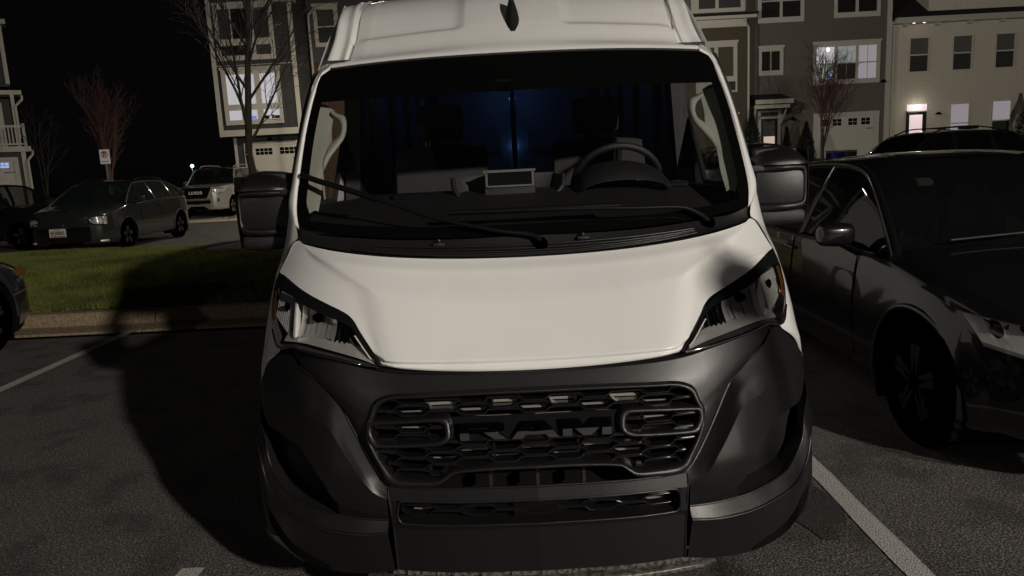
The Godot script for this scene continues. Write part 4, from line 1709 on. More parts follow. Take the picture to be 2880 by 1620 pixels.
	for e in [[-8.0, -7.9 + 20.9, -24.0, -34.5], [-34.0, -13.3, -24.0, -34.5], [18.2, 34.0, -24.0, -34.5]]:
		yard.quad(Vector3(e[0], .02, e[2]), Vector3(e[1], .02, e[2]), Vector3(e[1], .02, e[3]), Vector3(e[0], .02, e[3]))
	struct("yards", yard, soil, "dark front yards of the houses")

# ------------------------------------------------------------------ houses (facade planes face +z)
func siding(parent: Node, x0: float, x1: float, y0: float, y1: float, z: float, m: Material, lap := .18):
	if not M.has("board_mesh"):
		var b := MB.new()
		# unit board: x 0..1, y 0..1, butt edge thicker
		b.quad(Vector3(0, 0, .022), Vector3(1, 0, .022), Vector3(1, 1, .006), Vector3(0, 1, .006))
		b.quad(Vector3(0, 0, 0), Vector3(1, 0, 0), Vector3(1, 0, .022), Vector3(0, 0, .022))
		b.quad(Vector3(1, 0, .022), Vector3(1, 0, 0), Vector3(1, 1, 0), Vector3(1, 1, .006))
		b.quad(Vector3(0, 0, 0), Vector3(0, 0, .022), Vector3(0, 1, .006), Vector3(0, 1, 0))
		M.board_mesh = b.mesh()
	var y := y0
	while y < y1 - .01:
		var h := minf(lap, y1 - y)
		var o := part("siding_board", M.board_mesh, m, parent)
		o.position = Vector3(x0, y, z)
		o.scale = Vector3(x1 - x0, h, 1)
		y += lap

func boxpart(called: String, parent: Node, m: Material, x0: float, x1: float, y0: float, y1: float, z0: float, z1: float, label := "") -> MeshInstance3D:
	var b := MB.new()
	b.box(Vector3((x0 + x1) * .5, (y0 + y1) * .5, (z0 + z1) * .5), Vector3(absf(x1 - x0), absf(y1 - y0), absf(z1 - z0)))
	return part(called, b, m, parent, label)

# panes: list of [x0, y0, x1, y1, curtain material]; frame is the trim outline
func window(parent: Node, fx0: float, fy0: float, fx1: float, fy1: float, z: float, panes: Array, trim: Material, sill := true) -> MeshInstance3D:
	var f := MB.new()
	var w := .05
	# trim as a plate with the panes cut out: horizontal bands then uprights between panes
	var ys := {}
	for p in panes:
		ys[p[1]] = true
		ys[p[3]] = true
	var t := [[fx0, fx1, maxf(panes.map(func(q): return q[3]).max(), fy0), fy1], [fx0, fx1, fy0, panes.map(func(q): return q[1]).min()]]
	var rowset := {}
	for p in panes:
		var key := "%.3f_%.3f" % [p[1], p[3]]
		if not rowset.has(key):
			rowset[key] = []
		rowset[key].append(p)
	var rws := rowset.values()
	rws.sort_custom(func(q, r): return q[0][1] < r[0][1])
	for i in rws.size():
		var r: Array = rws[i]
		r.sort_custom(func(q, s): return q[0] < s[0])
		var x := fx0
		for p in r:
			t.append([x, p[0], p[1], p[3]])
			x = p[2]
		t.append([x, fx1, r[0][1], r[0][3]])
		if i + 1 < rws.size():
			t.append([fx0, fx1, r[0][3], rws[i + 1][0][1]])
	for b in t:
		if b[1] - b[0] > .002 and b[3] - b[2] > .002:
			f.box(Vector3((b[0] + b[1]) * .5, (b[2] + b[3]) * .5, z + w * .5 + .02), Vector3(b[1] - b[0], b[3] - b[2], w))
	if sill:
		f.box(Vector3((fx0 + fx1) * .5, fy1 + .012, z + .055), Vector3(fx1 - fx0 + .10, .10, .075))
	var win := part("window", f, trim, parent)
	for p in panes:
		var g := MB.new()
		g.box(Vector3((p[0] + p[2]) * .5, (p[1] + p[3]) * .5, z + .034), Vector3(p[2] - p[0], p[3] - p[1], .006))
		part("pane", g, M.hglass, win)
		var c := MB.new()
		var rows := [PackedVector3Array(), PackedVector3Array()]
		var n := 14
		for j in n + 1:
			var x: float = lerpf(p[0], p[2], float(j) / n)
			var dz := .0 if p[4] == M.lit else .008 * sin(x * 38.0)
			rows[0].append(Vector3(x, p[1], z + .016 + dz * .5))
			rows[1].append(Vector3(x, p[3], z + .016 + dz * .5))
		c.grid(rows, Vector3(0, 0, 1))
		part("curtain", c, p[4], win)
	return win

func lattice(parent: Node, x0: float, y0: float, x1: float, y1: float, z: float, nx: int, ny: int, m: Material, w := .018):
	for i in range(1, nx):
		var x := lerpf(x0, x1, float(i) / nx)
		boxpart("muntin", parent, m, x - w * .5, x + w * .5, y0, y1, z, z + .012)
	for i in range(1, ny):
		var y := lerpf(y0, y1, float(i) / ny)
		boxpart("muntin", parent, m, x0, x1, y - w * .5, y + w * .5, z + .001, z + .011)

func lantern(parent: Node, x: float, y: float, z: float):
	var b := MB.new()
	b.tube([Vector3(x, y, z), Vector3(x, y + .05, z + .14), Vector3(x, y, z + .22)], .014, 6)
	b.lathe([Vector2(.02, .06), Vector2(.05, .03), Vector2(.14, -.03), Vector2(.145, -.05), Vector2(.12, -.05)], Transform3D(Basis.IDENTITY, Vector3(x, y, z + .22)), 14)
	part("wall_lantern", b, M.gloss, parent)

func houses():
	var clap_n := noise_img(256, .04, 71, FastNoiseLite.TYPE_SIMPLEX, 4)
	var cl := func(r: float, g: float, b: float) -> StandardMaterial3D:
		var m := mat(r, g, b, .8)
		world_tex(m, 2.1, ramp_tex(clap_n, [Color(r * .94, g * .94, b * .94), Color(r, g, b), Color(r * 1.03, g * 1.03, b * 1.03)], [.2, .5, .85]))
		return m
	var grey: Material = cl.call(.050, .050, .048)
	var grey2: Material = cl.call(.075, .078, .085)
	var brown: Material = cl.call(.135, .118, .098)
	var rust: Material = cl.call(.075, .042, .022)
	var olive: Material = cl.call(.075, .062, .04)
	var cream: Material = cl.call(.62, .575, .485)
	var trim := mat(.56, .53, .46, .7)
	var trim2 := mat(.50, .48, .42, .7)
	var roofm := mat(.010, .010, .011, .9)
	M.hglass = glass(.02, .02, .02, .12)
	var dark := mat(.006, .006, .007, .6)
	var curt := mat(.10, .10, .095, .9)
	var blind := mat(.14, .135, .10, .9)
	var shade := mat(.07, .075, .07, .9)
	var dim := mat(.08, .082, .078, .8)
	var shade2 := mat(.22, .225, .20, .9)
	var lit := glow(.62, .61, .66, .78)
	M.lit = lit
	var lit2 := glow(.62, .57, .62, .42)
	var litcool := glow(.55, .60, .58, .35)
	var litpink := glow(.80, .66, .68, .72)
	# ---- grey house with projecting bay, to the left of the van
	var h := thing("grey_house", "tall grey board-and-batten house with white-trimmed bay and lit big window", "house", Vector3(0, 0, 0))
	var z := -30.0
	boxpart("wall", h, grey, -12.32, -8.83, 3.16, 10.2, z - .001, z - 8.0)
	boxpart("ground_floor", h, grey, -12.0, -8.83, 0, 3.16, z - .6, z - 8.0)
	var x := -12.1
	while x < -8.95:
		boxpart("batten", h, grey, x, x + .035, 3.44, 10.0, z, z + .018)
		x += .30
	boxpart("corner_board", h, trim, -12.36, -12.19, 3.15, 10.2, z, z + .04)
	boxpart("corner_board", h, trim, -9.0, -8.82, 3.15, 8.45, z, z + .04)
	boxpart("band_board", h, trim, -12.355, -8.82, 3.16, 3.42, z + .003, z + .06)
	boxpart("flashing", h, trim, -12.36, -8.9, 6.04, 6.065, z + .02, z + .045)
	siding(h, -11.9, -11.6, .1, 3.1, z - .6, grey)
	boxpart("corner_board", h, trim, -12.02, -11.9, 0, 3.15, z - .6, z - .55)
	boxpart("eave", h, trim, -9.6, -8.7, 8.46, 8.62, z - .3, z + .25)
	window(h, -12.07, 6.24, -9.64, 8.50, z + .02, [[-11.91, 7.10, -11.40, 8.30, curt], [-11.36, 7.10, -10.72, 8.30, dark], [-10.46, 7.10, -9.81, 8.30, curt], [-11.90, 6.44, -10.71, 6.84, dark], [-10.44, 6.44, -9.81, 6.84, curt]], trim)
	var lw := window(h, -12.02, 3.62, -9.57, 5.91, z + .02, [[-11.84, 4.46, -11.32, 5.68, lit], [-11.28, 4.46, -10.65, 5.68, lit], [-10.41, 4.46, -9.74, 5.68, lit], [-11.84, 3.82, -11.30, 4.22, lit], [-11.26, 3.82, -10.64, 4.22, lit], [-10.39, 3.82, -9.70, 4.22, lit]], trim)
	for q in [[-10.28, .20, .13, dark], [-10.02, .12, .16, blind], [-9.84, .22, .12, dark], [-10.82, .2, .14, glow(.2, .3, .75, .8)]]:
		boxpart("sill_item", lw, q[3], q[0] - q[1] * .5, q[0] + q[1] * .5, 3.83, 3.83 + q[2], z + .044, z + .050)
	# garage
	boxpart("door_trim", h, trim, -11.6, -11.45, 0, 2.88, z - .6, z - .54)
	boxpart("door_trim", h, trim, -11.45, -8.85, 2.74, 2.90, z - .6, z - .54)
	var gd := boxpart("garage_door", h, mat(.60, .57, .49, .7), -11.45, -8.85, 0, 2.74, z - .62, z - .58)
	for k in 4:
		boxpart("door_panel", gd, mat(.62, .59, .51, .7), -11.44, -8.86, .02 + k * .68, .685 + k * .68, z - .58, z - .568)
	for q in [[-11.11, -10.39], [-10.06, -9.25]]:
		boxpart("pane", gd, M.gloss, q[0], q[1], 2.35, 2.63, z - .568, z - .562)
		lattice(gd, q[0], 2.35, q[1], 2.63, z - .562, 4, 2, trim)
	boxpart("handle", gd, M.gloss, -9.5, -9.3, 2.16, 2.19, z - .57, z - .54)
	lantern(h, -10.39, 3.02, z - .6)
	# ---- slate house behind, showing between bay and van
	var s := thing("slate_house", "slate-blue lapped house with a tall white window beside the grey bay", "house")
	z = -32.0
	boxpart("wall", s, grey2, -8.75, -3.5, 0, 10.2, z - .001, z - 7)
	siding(s, -8.72, -3.5, 6.35, 9.6, z, grey2)
	siding(s, -8.72, -3.5, .1, 6.3, z, rust)
	boxpart("eave", s, trim, -8.8, -3.5, 9.05, 9.2, z + .02, z + .35)
	window(s, -8.44, 6.92, -7.36, 8.68, z + .02, [[-8.28, 7.10, -7.54, 7.74, shade], [-8.28, 7.79, -7.54, 8.48, blind]], trim)
	var dsp := MB.new()
	dsp.tube([Vector3(-8.3, 8.55, z + .3), Vector3(-8.62, 8.3, z + .12), Vector3(-8.66, 8.1, z + .08), Vector3(-8.66, 0, z + .08)], .055, 8)
	part("downspout", dsp, trim2, s)
	# ---- olive house at the right edge of the van
	var ol := thing("olive_house", "olive lapped house with white porch beam at the edge of the van", "house")
	z = -33.2
	boxpart("wall", ol, olive, 5.5, 10.98, 0, 9.6, z - .001, z - 6)
	siding(ol, 5.5, 10.95, 0.1, 7.0, z, olive)
	siding(ol, 5.5, 10.95, 7.72, 9.4, z, brown)
	boxpart("beam", ol, trim2, 5.5, 11.25, 7.37, 7.50, z + .03, z + .5)
	boxpart("porch_roof", ol, roofm, 5.5, 11.3, 7.50, 7.60, z + .03, z + .6)
	boxpart("frieze", ol, trim2, 5.5, 10.86, 7.03, 7.36, z + .03, z + .3)
	window(ol, 8.4, 7.72, 10.85, 9.3, z + .02, [[8.75, 7.9, 9.5, 9.1, curt], [9.65, 7.9, 10.65, 9.1, curt]], trim2)
	window(ol, 8.6, 4.18, 10.50, 6.42, z + .02, [[8.75, 4.90, 9.45, 6.2, blind], [9.62, 4.90, 10.32, 6.2, blind], [9.62, 4.26, 10.42, 4.66, shade]], trim2)
	window(ol, 9.4, 1.3, 10.55, 3.2, z + .02, [[9.55, 1.5, 10.42, 3.05, lit2]], trim2)
	var ds := MB.new()
	ds.tube([Vector3(10.7, 7.3, z + .35), Vector3(11.0, 7.0, z + .12), Vector3(11.0, 0, z + .12)], .055, 8)
	part("downspout", ds, trim2, ol)
	# ---- brown house with canopy door, garage and three-bay lit window
	var b := thing("brown_house", "brown lapped house with canopied door, garage and wide lit window", "house")
	z = -34.0
	boxpart("wall", b, brown, 11.0, 17.88, 0, 10.2, z - .001, z - 8)
	siding(b, 11.1, 17.78, .1, 10.0, z, brown)
	boxpart("corner_board", b, trim2, 17.70, 17.92, 0, 10, z + .024, z + .07)
	window(b, 11.68, 7.27, 13.83, 9.3, z + .02, [[11.85, 7.51, 12.70, 8.21, dark], [12.82, 7.51, 13.66, 8.21, dark], [11.85, 8.27, 12.70, 9.1, shade], [12.82, 8.27, 13.66, 9.1, shade]], trim2)
	window(b, 15.21, 7.34, 17.36, 9.35, z + .02, [[15.37, 7.57, 16.21, 8.28, dark], [16.34, 7.57, 17.20, 8.28, dark], [15.37, 8.34, 16.21, 9.15, dark], [16.34, 8.34, 17.20, 9.15, dark]], trim2)
	var sw := window(b, 11.73, 4.91, 12.89, 6.20, z + .02, [[11.88, 5.13, 12.29, 6.0, dark], [12.32, 5.13, 12.73, 6.0, dark]], trim2)
	var bw := window(b, 14.29, 4.35, 17.42, 6.26, z + .02, [[14.44, 5.33, 15.28, 6.07, lit], [15.42, 5.33, 16.28, 6.07, litcool], [16.40, 5.33, 17.25, 6.07, lit2], [14.44, 4.57, 15.28, 5.28, litcool], [15.42, 4.57, 16.28, 5.28, shade], [16.40, 4.57, 17.25, 5.28, lit2]], trim2)
	for q in [14.86, 15.85, 16.83]:
		boxpart("muntin", bw, trim2, q - .012, q + .012, 4.57, 6.07, z + .062, z + .07)
	var bulb := MB.new()
	bulb.lathe([Vector2(0, .09), Vector2(.07, .06), Vector2(.09, 0), Vector2(.07, -.06), Vector2(0, -.09)], Transform3D(Basis.IDENTITY, Vector3(14.98, 5.95, z + .045)).scaled_local(Vector3(1, 1, .2)), 14)
	part("ceiling_lamp", bulb, glow(1, .95, .88, 2.2), bw)
	boxpart("sill_item", bw, glow(.15, .30, .9, 1.2), 15.08, 15.22, 4.72, 4.88, z + .040, z + .045)
	# canopy and front door
	var cn := MB.new()
	cn.quad(Vector3(11.1, 4.06, z + .03), Vector3(11.33, 3.76, z + 1.0), Vector3(13.04, 3.76, z + 1.0), Vector3(12.80, 4.06, z + .03))
	cn.quad(Vector3(11.1, 4.02, z + .03), Vector3(12.80, 4.02, z + .03), Vector3(13.04, 3.72, z + 1.0), Vector3(11.33, 3.72, z + 1.0))
	var can := part("door_canopy", cn, roofm, b)
	boxpart("fascia", can, trim2, 11.30, 13.06, 3.56, 3.755, z + .96, z + 1.02)
	boxpart("beam", can, trim2, 11.32, 12.95, 3.36, 3.53, z + .70, z + .86)
	for e in [11.42, 12.84]:
		var br := MB.new()
		br.tube([Vector3(e, 3.42, z + .72), Vector3(e, 3.1, z + .5), Vector3(e, 2.72, z + .06)], .055, 6)
		br.box(Vector3(e, 3.42, z + .38), Vector3(.09, .10, .70))
		br.box(Vector3(e, 3.05, z + .06), Vector3(.09, .72, .08))
		part("bracket", br, trim2, can)
	boxpart("door_frame", b, trim2, 11.70, 11.86, .3, 3.32, z + .024, z + .08)
	boxpart("door_frame", b, trim2, 12.66, 12.80, .3, 3.32, z + .024, z + .08)
	boxpart("door_frame", b, trim2, 11.70, 12.80, 3.22, 3.34, z + .024, z + .085)
	boxpart("transom_bar", b, trim2, 11.86, 12.66, 2.93, 3.02, z + .024, z + .07)
	boxpart("transom", b, shade, 11.86, 12.66, 3.02, 3.22, z + .026, z + .04)
	var fd := boxpart("door", b, mat(.015, .016, .016, .5), 11.86, 12.66, .3, 2.93, z + .026, z + .06)
	boxpart("door_glass", fd, mat(.09, .09, .085, .3), 12.0, 12.52, 2.1, 2.80, z + .06, z + .066)
	boxpart("hall_light", fd, glow(.75, .60, .50, .55), 12.0, 12.52, 1.5, 2.1, z + .06, z + .066)
	# garage
	boxpart("door_trim", b, trim2, 14.35, 14.52, .1, 3.0, z + .024, z + .08)
	boxpart("door_trim", b, trim2, 17.24, 17.46, .1, 3.0, z + .024, z + .08)
	boxpart("door_trim", b, trim2, 14.35, 17.47, 2.88, 3.05, z + .024, z + .085)
	var g2 := boxpart("garage_door", b, mat(.50, .48, .42, .7), 14.52, 17.24, .1, 2.88, z + .024, z + .05)
	for k in 4:
		boxpart("door_panel", g2, mat(.52, .50, .44, .7), 14.53, 17.23, .12 + k * .69, .795 + k * .69, z + .05, z + .062)
	for q in [[14.68, 15.08], [15.27, 15.68], [16.01, 16.42], [16.62, 17.03]]:
		boxpart("pane", g2, M.gloss, q[0], q[1], 2.44, 2.75, z + .062, z + .068)
		lattice(g2, q[0], 2.44, q[1], 2.75, z + .068, 2, 2, trim2)
	boxpart("handle", g2, M.gloss, 16.86, 17.2, 2.24, 2.27, z + .06, z + .09)
	lantern(b, 13.33, 2.88, z)
	lantern(b, 17.55, 4.40, z)
	# ---- cream house on the right
	var w := thing("cream_house", "cream lapped house with three dark upstairs windows and a lit front door", "house")
	boxpart("wall", w, cream, 17.93, 27.5, 0, 6.95, z - .001, z - 8)
	siding(w, 17.97, 27.5, .1, 6.9, z, cream)
	var dwp := MB.new()
	dwp.tube([Vector3(18.03, 6.85, z + .1), Vector3(18.03, 0.1, z + .1)], .055, 8)
	part("downspout", dwp, trim2, w)
	boxpart("soffit", w, trim2, 17.93, 27.5, 6.90, 7.06, z - .1, z + .45)
	boxpart("gutter", w, trim2, 17.93, 27.5, 7.06, 7.15, z + .3, z + .5)
	var rf := MB.new()
	rf.quad(Vector3(17.9, 7.15, z + .5), Vector3(27.6, 7.15, z + .5), Vector3(27.6, 9.6, z - 3.4), Vector3(17.9, 9.6, z - 3.4))
	rf.quad(Vector3(17.9, 7.10, z + .5), Vector3(17.9, 9.5, z - 3.4), Vector3(27.6, 9.5, z - 3.4), Vector3(27.6, 7.10, z + .5))
	part("roof", rf, roofm, w)
	boxpart("dormer", w, cream, 19.6, 26.0, 7.45, 10.0, z + .05, z - 3.5)
	window(w, 21.4, 8.0, 23.4, 9.6, z + .05, [[21.55, 8.12, 22.4, 9.4, dark], [22.5, 8.12, 23.3, 9.4, dark]], trim2, false)
	for e in [18.4, 19.9, 21.4, 22.9, 24.4]:
		boxpart("corbel", w, trim2, e, e + .16, 6.78, 6.90, z + .024, z + .30)
	for e in [18.81, 20.83, 22.82]:
		var wn := window(w, e - .04, 4.70, e + .88, 6.30, z + .02, [[e, 4.75, e + .84, 5.47, dim], [e, 5.53, e + .84, 6.25, shade2]], cream, false)
		wn.set_meta("label", "dark double-hung window upstairs")
	for e in [18.80, 19.27]:
		var sp := MB.new()
		sp.lathe([Vector2(0, 0), Vector2(.06, 0), Vector2(.06, .02)], Transform3D(Basis.IDENTITY, Vector3(e, 6.895, z + .33)), 12)
		part("soffit_lamp", sp, glow(1, .9, .75, 3.0), w)
	# door with transom, lit hall and porch lamp
	boxpart("door_frame", w, M.gloss, 18.76, 18.80, .2, 2.95, z + .024, z + .06)
	var cd := boxpart("door", w, mat(.012, .012, .012, .5), 18.78, 19.71, .2, 2.90, z + .024, z + .05)
	boxpart("door_glass", cd, litpink, 18.91, 19.52, 1.9, 2.76, z + .05, z + .056)
	boxpart("transom", w, litpink, 18.78, 19.72, 2.95, 3.25, z + .026, z + .045)
	var pl := MB.new()
	pl.rbox(Vector3(19.22, 3.14, z + .20), Vector3(.22, .16, .20), .07)
	part("porch_lamp", pl, glow(1, .95, .8, 3.5), w)
	var ol2 := OmniLight3D.new()
	ol2.name = "porch_light"
	ol2.light_color = Color(1, .92, .75).linear_to_srgb()
	ol2.light_energy = .12
	ol2.light_size = .08
	ol2.omni_range = 30
	ol2.omni_attenuation = 2.0
	ol2.shadow_enabled = true
	ol2.position = Vector3(19.22, 3.14, z + .42)
	w.add_child(ol2)
	window(w, 20.80, 1.3, 21.74, 3.20, z + .02, [[20.84, 2.30, 21.69, 3.16, lit2], [20.84, 1.35, 21.69, 2.25, lit2]], cream, false)
	window(w, 22.78, 1.3, 23.72, 3.24, z + .02, [[22.82, 2.34, 23.66, 3.20, lit2], [22.82, 1.39, 23.66, 2.28, shade]], cream, false)
	lantern(w, 20.2, 2.78, z)
	# ---- balcony house at the far left
	var l := thing("balcony_house", "dark grey house with white balcony railing and small blue-lit garage panes", "house", Vector3(-18.8, 0, -27.0), .58)
	z = 0.0
	boxpart("wall", l, grey, -6.806, -0.017, 0, 2.95, z - .001, z - 9)
	boxpart("wall", l, grey, -6.806, -0.183, 2.95, 5.1, z - 1.2, z - 9)
	boxpart("wall", l, grey, -6.806, -0.166, 5.3, 9.0, z - .3, z - 9)
	siding(l, -6.8, -.15, .1, 2.82, z, grey)
	siding(l, -6.8, -.2, 5.42, 7.5, z - .3, grey)
	boxpart("corner_board", l, trim2, -0.149, 0.000, 0, 2.85, z, z + .04)
	boxpart("corner_board", l, trim2, -0.282, -0.149, 5.4, 8.0, z - .3, z - .26)
	boxpart("eave", l, trim2, -6.806, 0.000, 7.55, 7.72, z - .8, z + .1)
	boxpart("fascia", l, trim2, -6.806, 0.166, 4.98, 5.14, z - .9, z + .05)
	boxpart("deck_edge", l, trim2, -6.806, 0.207, 2.84, 3.04, z - 1.0, z + .12)
	boxpart("porch_post", l, trim2, -0.216, -0.100, 3.04, 4.98, z - .12, z + .02)
	for q in [[4.95, 4.55, 0.149, -0.100, .02], [2.9, 2.5, 0.232, 0.033, .1]]:
		var gt := MB.new()
		gt.tube([Vector3(q[2], q[0], z + q[4]), Vector3(q[2], q[0] - .15, z + q[4]), Vector3(q[3], q[1], z + q[4]), Vector3(q[3], q[1] - 1.2, z + q[4])], .05, 8)
		part("downspout", gt, trim2, l)
	boxpart("top_rail", l, trim2, -6.806, 0.050, 3.76, 3.84, z + .04, z + .10)
	boxpart("bottom_rail", l, trim2, -6.806, 0.050, 3.10, 3.16, z + .04, z + .10)
	boxpart("newel", l, trim2, 0.000, 0.100, 3.04, 3.90, z + .02, z + .12)
	for k in 14:
		var bx := -0.108 - k * .112
		boxpart("baluster", l, trim2, bx - .022, bx + .022, 3.16, 3.76, z + .05, z + .09)
	boxpart("back_door", l, trim2, -1.826, -0.539, 3.05, 4.78, z - 1.2, z - 1.15)
	boxpart("door_trim", l, trim2, -2.241, -0.274, 2.52, 2.64, z, z + .06)
	boxpart("door_trim", l, trim2, -0.432, -0.274, 0, 2.52, z, z + .06)
	var g3 := boxpart("garage_door", l, mat(.55, .53, .47, .7), -2.241, -0.432, 0, 2.52, z, z + .03)
	boxpart("pane", g3, glow(.30, .40, .75, .9), -1.245, -0.606, 2.25, 2.44, z + .03, z + .036)
	lattice(g3, -1.245, 2.25, -0.606, 2.44, z + .036, 5, 2, trim2)
	boxpart("handle", g3, M.gloss, -0.788, -0.415, 2.06, 2.09, z + .03, z + .06)
	window(l, -1.494, 5.6, -0.457, 7.2, z - .3, [[-1.369, 5.8, -0.581, 7.0, curt]], trim2)

# ------------------------------------------------------------------ trees, shrubs, street furniture
func limb(mb: MB, a: Vector3, d: Vector3, len: float, r: float, level: int, cfg: Dictionary):
	var n := 4 if level < 2 else 3
	var p := [a]
	var rad := [r]
	var dir := d
	for i in n:
		dir = (dir + Vector3(rng.randf_range(-1, 1), rng.randf_range(-.3, .8) * cfg.up, rng.randf_range(-1, 1)) * cfg.wob).normalized()
		p.append(p[i] + dir * len / n)
		rad.append(maxf(r * lerpf(1.0, cfg.tip, float(i + 1) / n), cfg.rmin))
	mb.tube(p, rad, 7 if level == 0 else (5 if level == 1 else 3), level < 1)
	if level >= cfg.levels:
		return
	var kids: int = cfg.kids[level]
	for k in kids:
		var t := lerpf(cfg.start[level], .98, (k + rng.randf() * .8) / kids)
		var u := t * n
		var i := mini(int(u), n - 1)
		var at: Vector3 = p[i].lerp(p[i + 1], u - i)
		var ax: Vector3 = (p[i + 1] - p[i]).normalized()
		var phi := k * 2.4 + rng.randf() * .8
		var side := ax.cross(Vector3(cos(phi), .1, sin(phi))).normalized()
		var ang: float = cfg.angle[level] * rng.randf_range(.75, 1.25)
		var nd := (ax * cos(ang) + side * sin(ang)).normalized()
		limb(mb, at, nd, len * cfg.ratio[level] * (1.15 - .55 * t) * rng.randf_range(.75, 1.2), lerpf(rad[i], rad[i + 1], u - i) * cfg.thin, level + 1, cfg)

func bare_tree(called: String, label: String, at: Vector3, h: float, r: float, trunk_h: float, cfg: Dictionary, bark: Material, twig: Material, seed_: int, stems := 1, group := ""):
	rng.seed = seed_
	var t := thing(called, label, "tree", at, 0.0, group)
	var tr := MB.new()
	var p := []
	var rad := []
	for i in 7:
		var u := i / 6.0
		p.append(Vector3(rng.randf_range(-.02, .02) * u, trunk_h * u - .05, rng.randf_range(-.02, .02) * u))
		rad.append(lerpf(r * 1.15 if i == 0 else r, r * .85, u))
	tr.tube(p, rad, 12)
	part("trunk", tr, bark, t)
	var cr := MB.new()
	if stems == 1:
		limb(cr, p[6], Vector3.UP, h - trunk_h, r * .85, 0, cfg)
	else:
		for k in stems:
			var a := TAU * k / stems + rng.randf() * .7
			var lean := rng.randf_range(.03, cfg.get("lean", .30))
			limb(cr, p[6] - Vector3(0, rng.randf() * trunk_h * .35, 0), Vector3(cos(a) * lean, 1, sin(a) * lean).normalized(), (h - trunk_h) * rng.randf_range(.75, 1.0), r * .42, 0, cfg)
	part("crown", cr, twig, t)

func evergreen(label: String, at: Vector3, h: float, r: float, seed_: int):
	rng.seed = seed_
	var t := thing("evergreen_shrub", label, "shrub", at, 0.0, "evergreens by the front doors")
	var st := MB.new()
	st.tube([Vector3.ZERO, Vector3(0, h * .9, 0)], [.04, .01], 6)
	part("stem", st, M.bark, t)
	var m := MB.new()
	for i in 4200:
		var u := pow(rng.randf(), .8)
		var y := h * (.04 + .96 * u)
		var rr := r * (sin(PI * clampf(.12 + .86 * u, 0, 1)) * .75 + .25 * (1.0 - u)) * (1.0 - pow(u, 6))
		var a := rng.randf() * TAU
		var q := rr * sqrt(rng.randf_range(.35, 1.0)) * (1.0 + .15 * sin(a * 5 + y * 6))
		var c := Vector3(cos(a) * q, y, sin(a) * q)
		var o := Vector3(cos(a), rng.randf_range(.2, 1.6), sin(a)).normalized()
		var sd := o.cross(Vector3(rng.randf_range(-1, 1), rng.randf_range(-1, 1), rng.randf_range(-1, 1))).normalized()
		m.tri(c - sd * .024, c + sd * .024, c + o * rng.randf_range(.06, .13))
	part("foliage", m, M.evergreen, t)

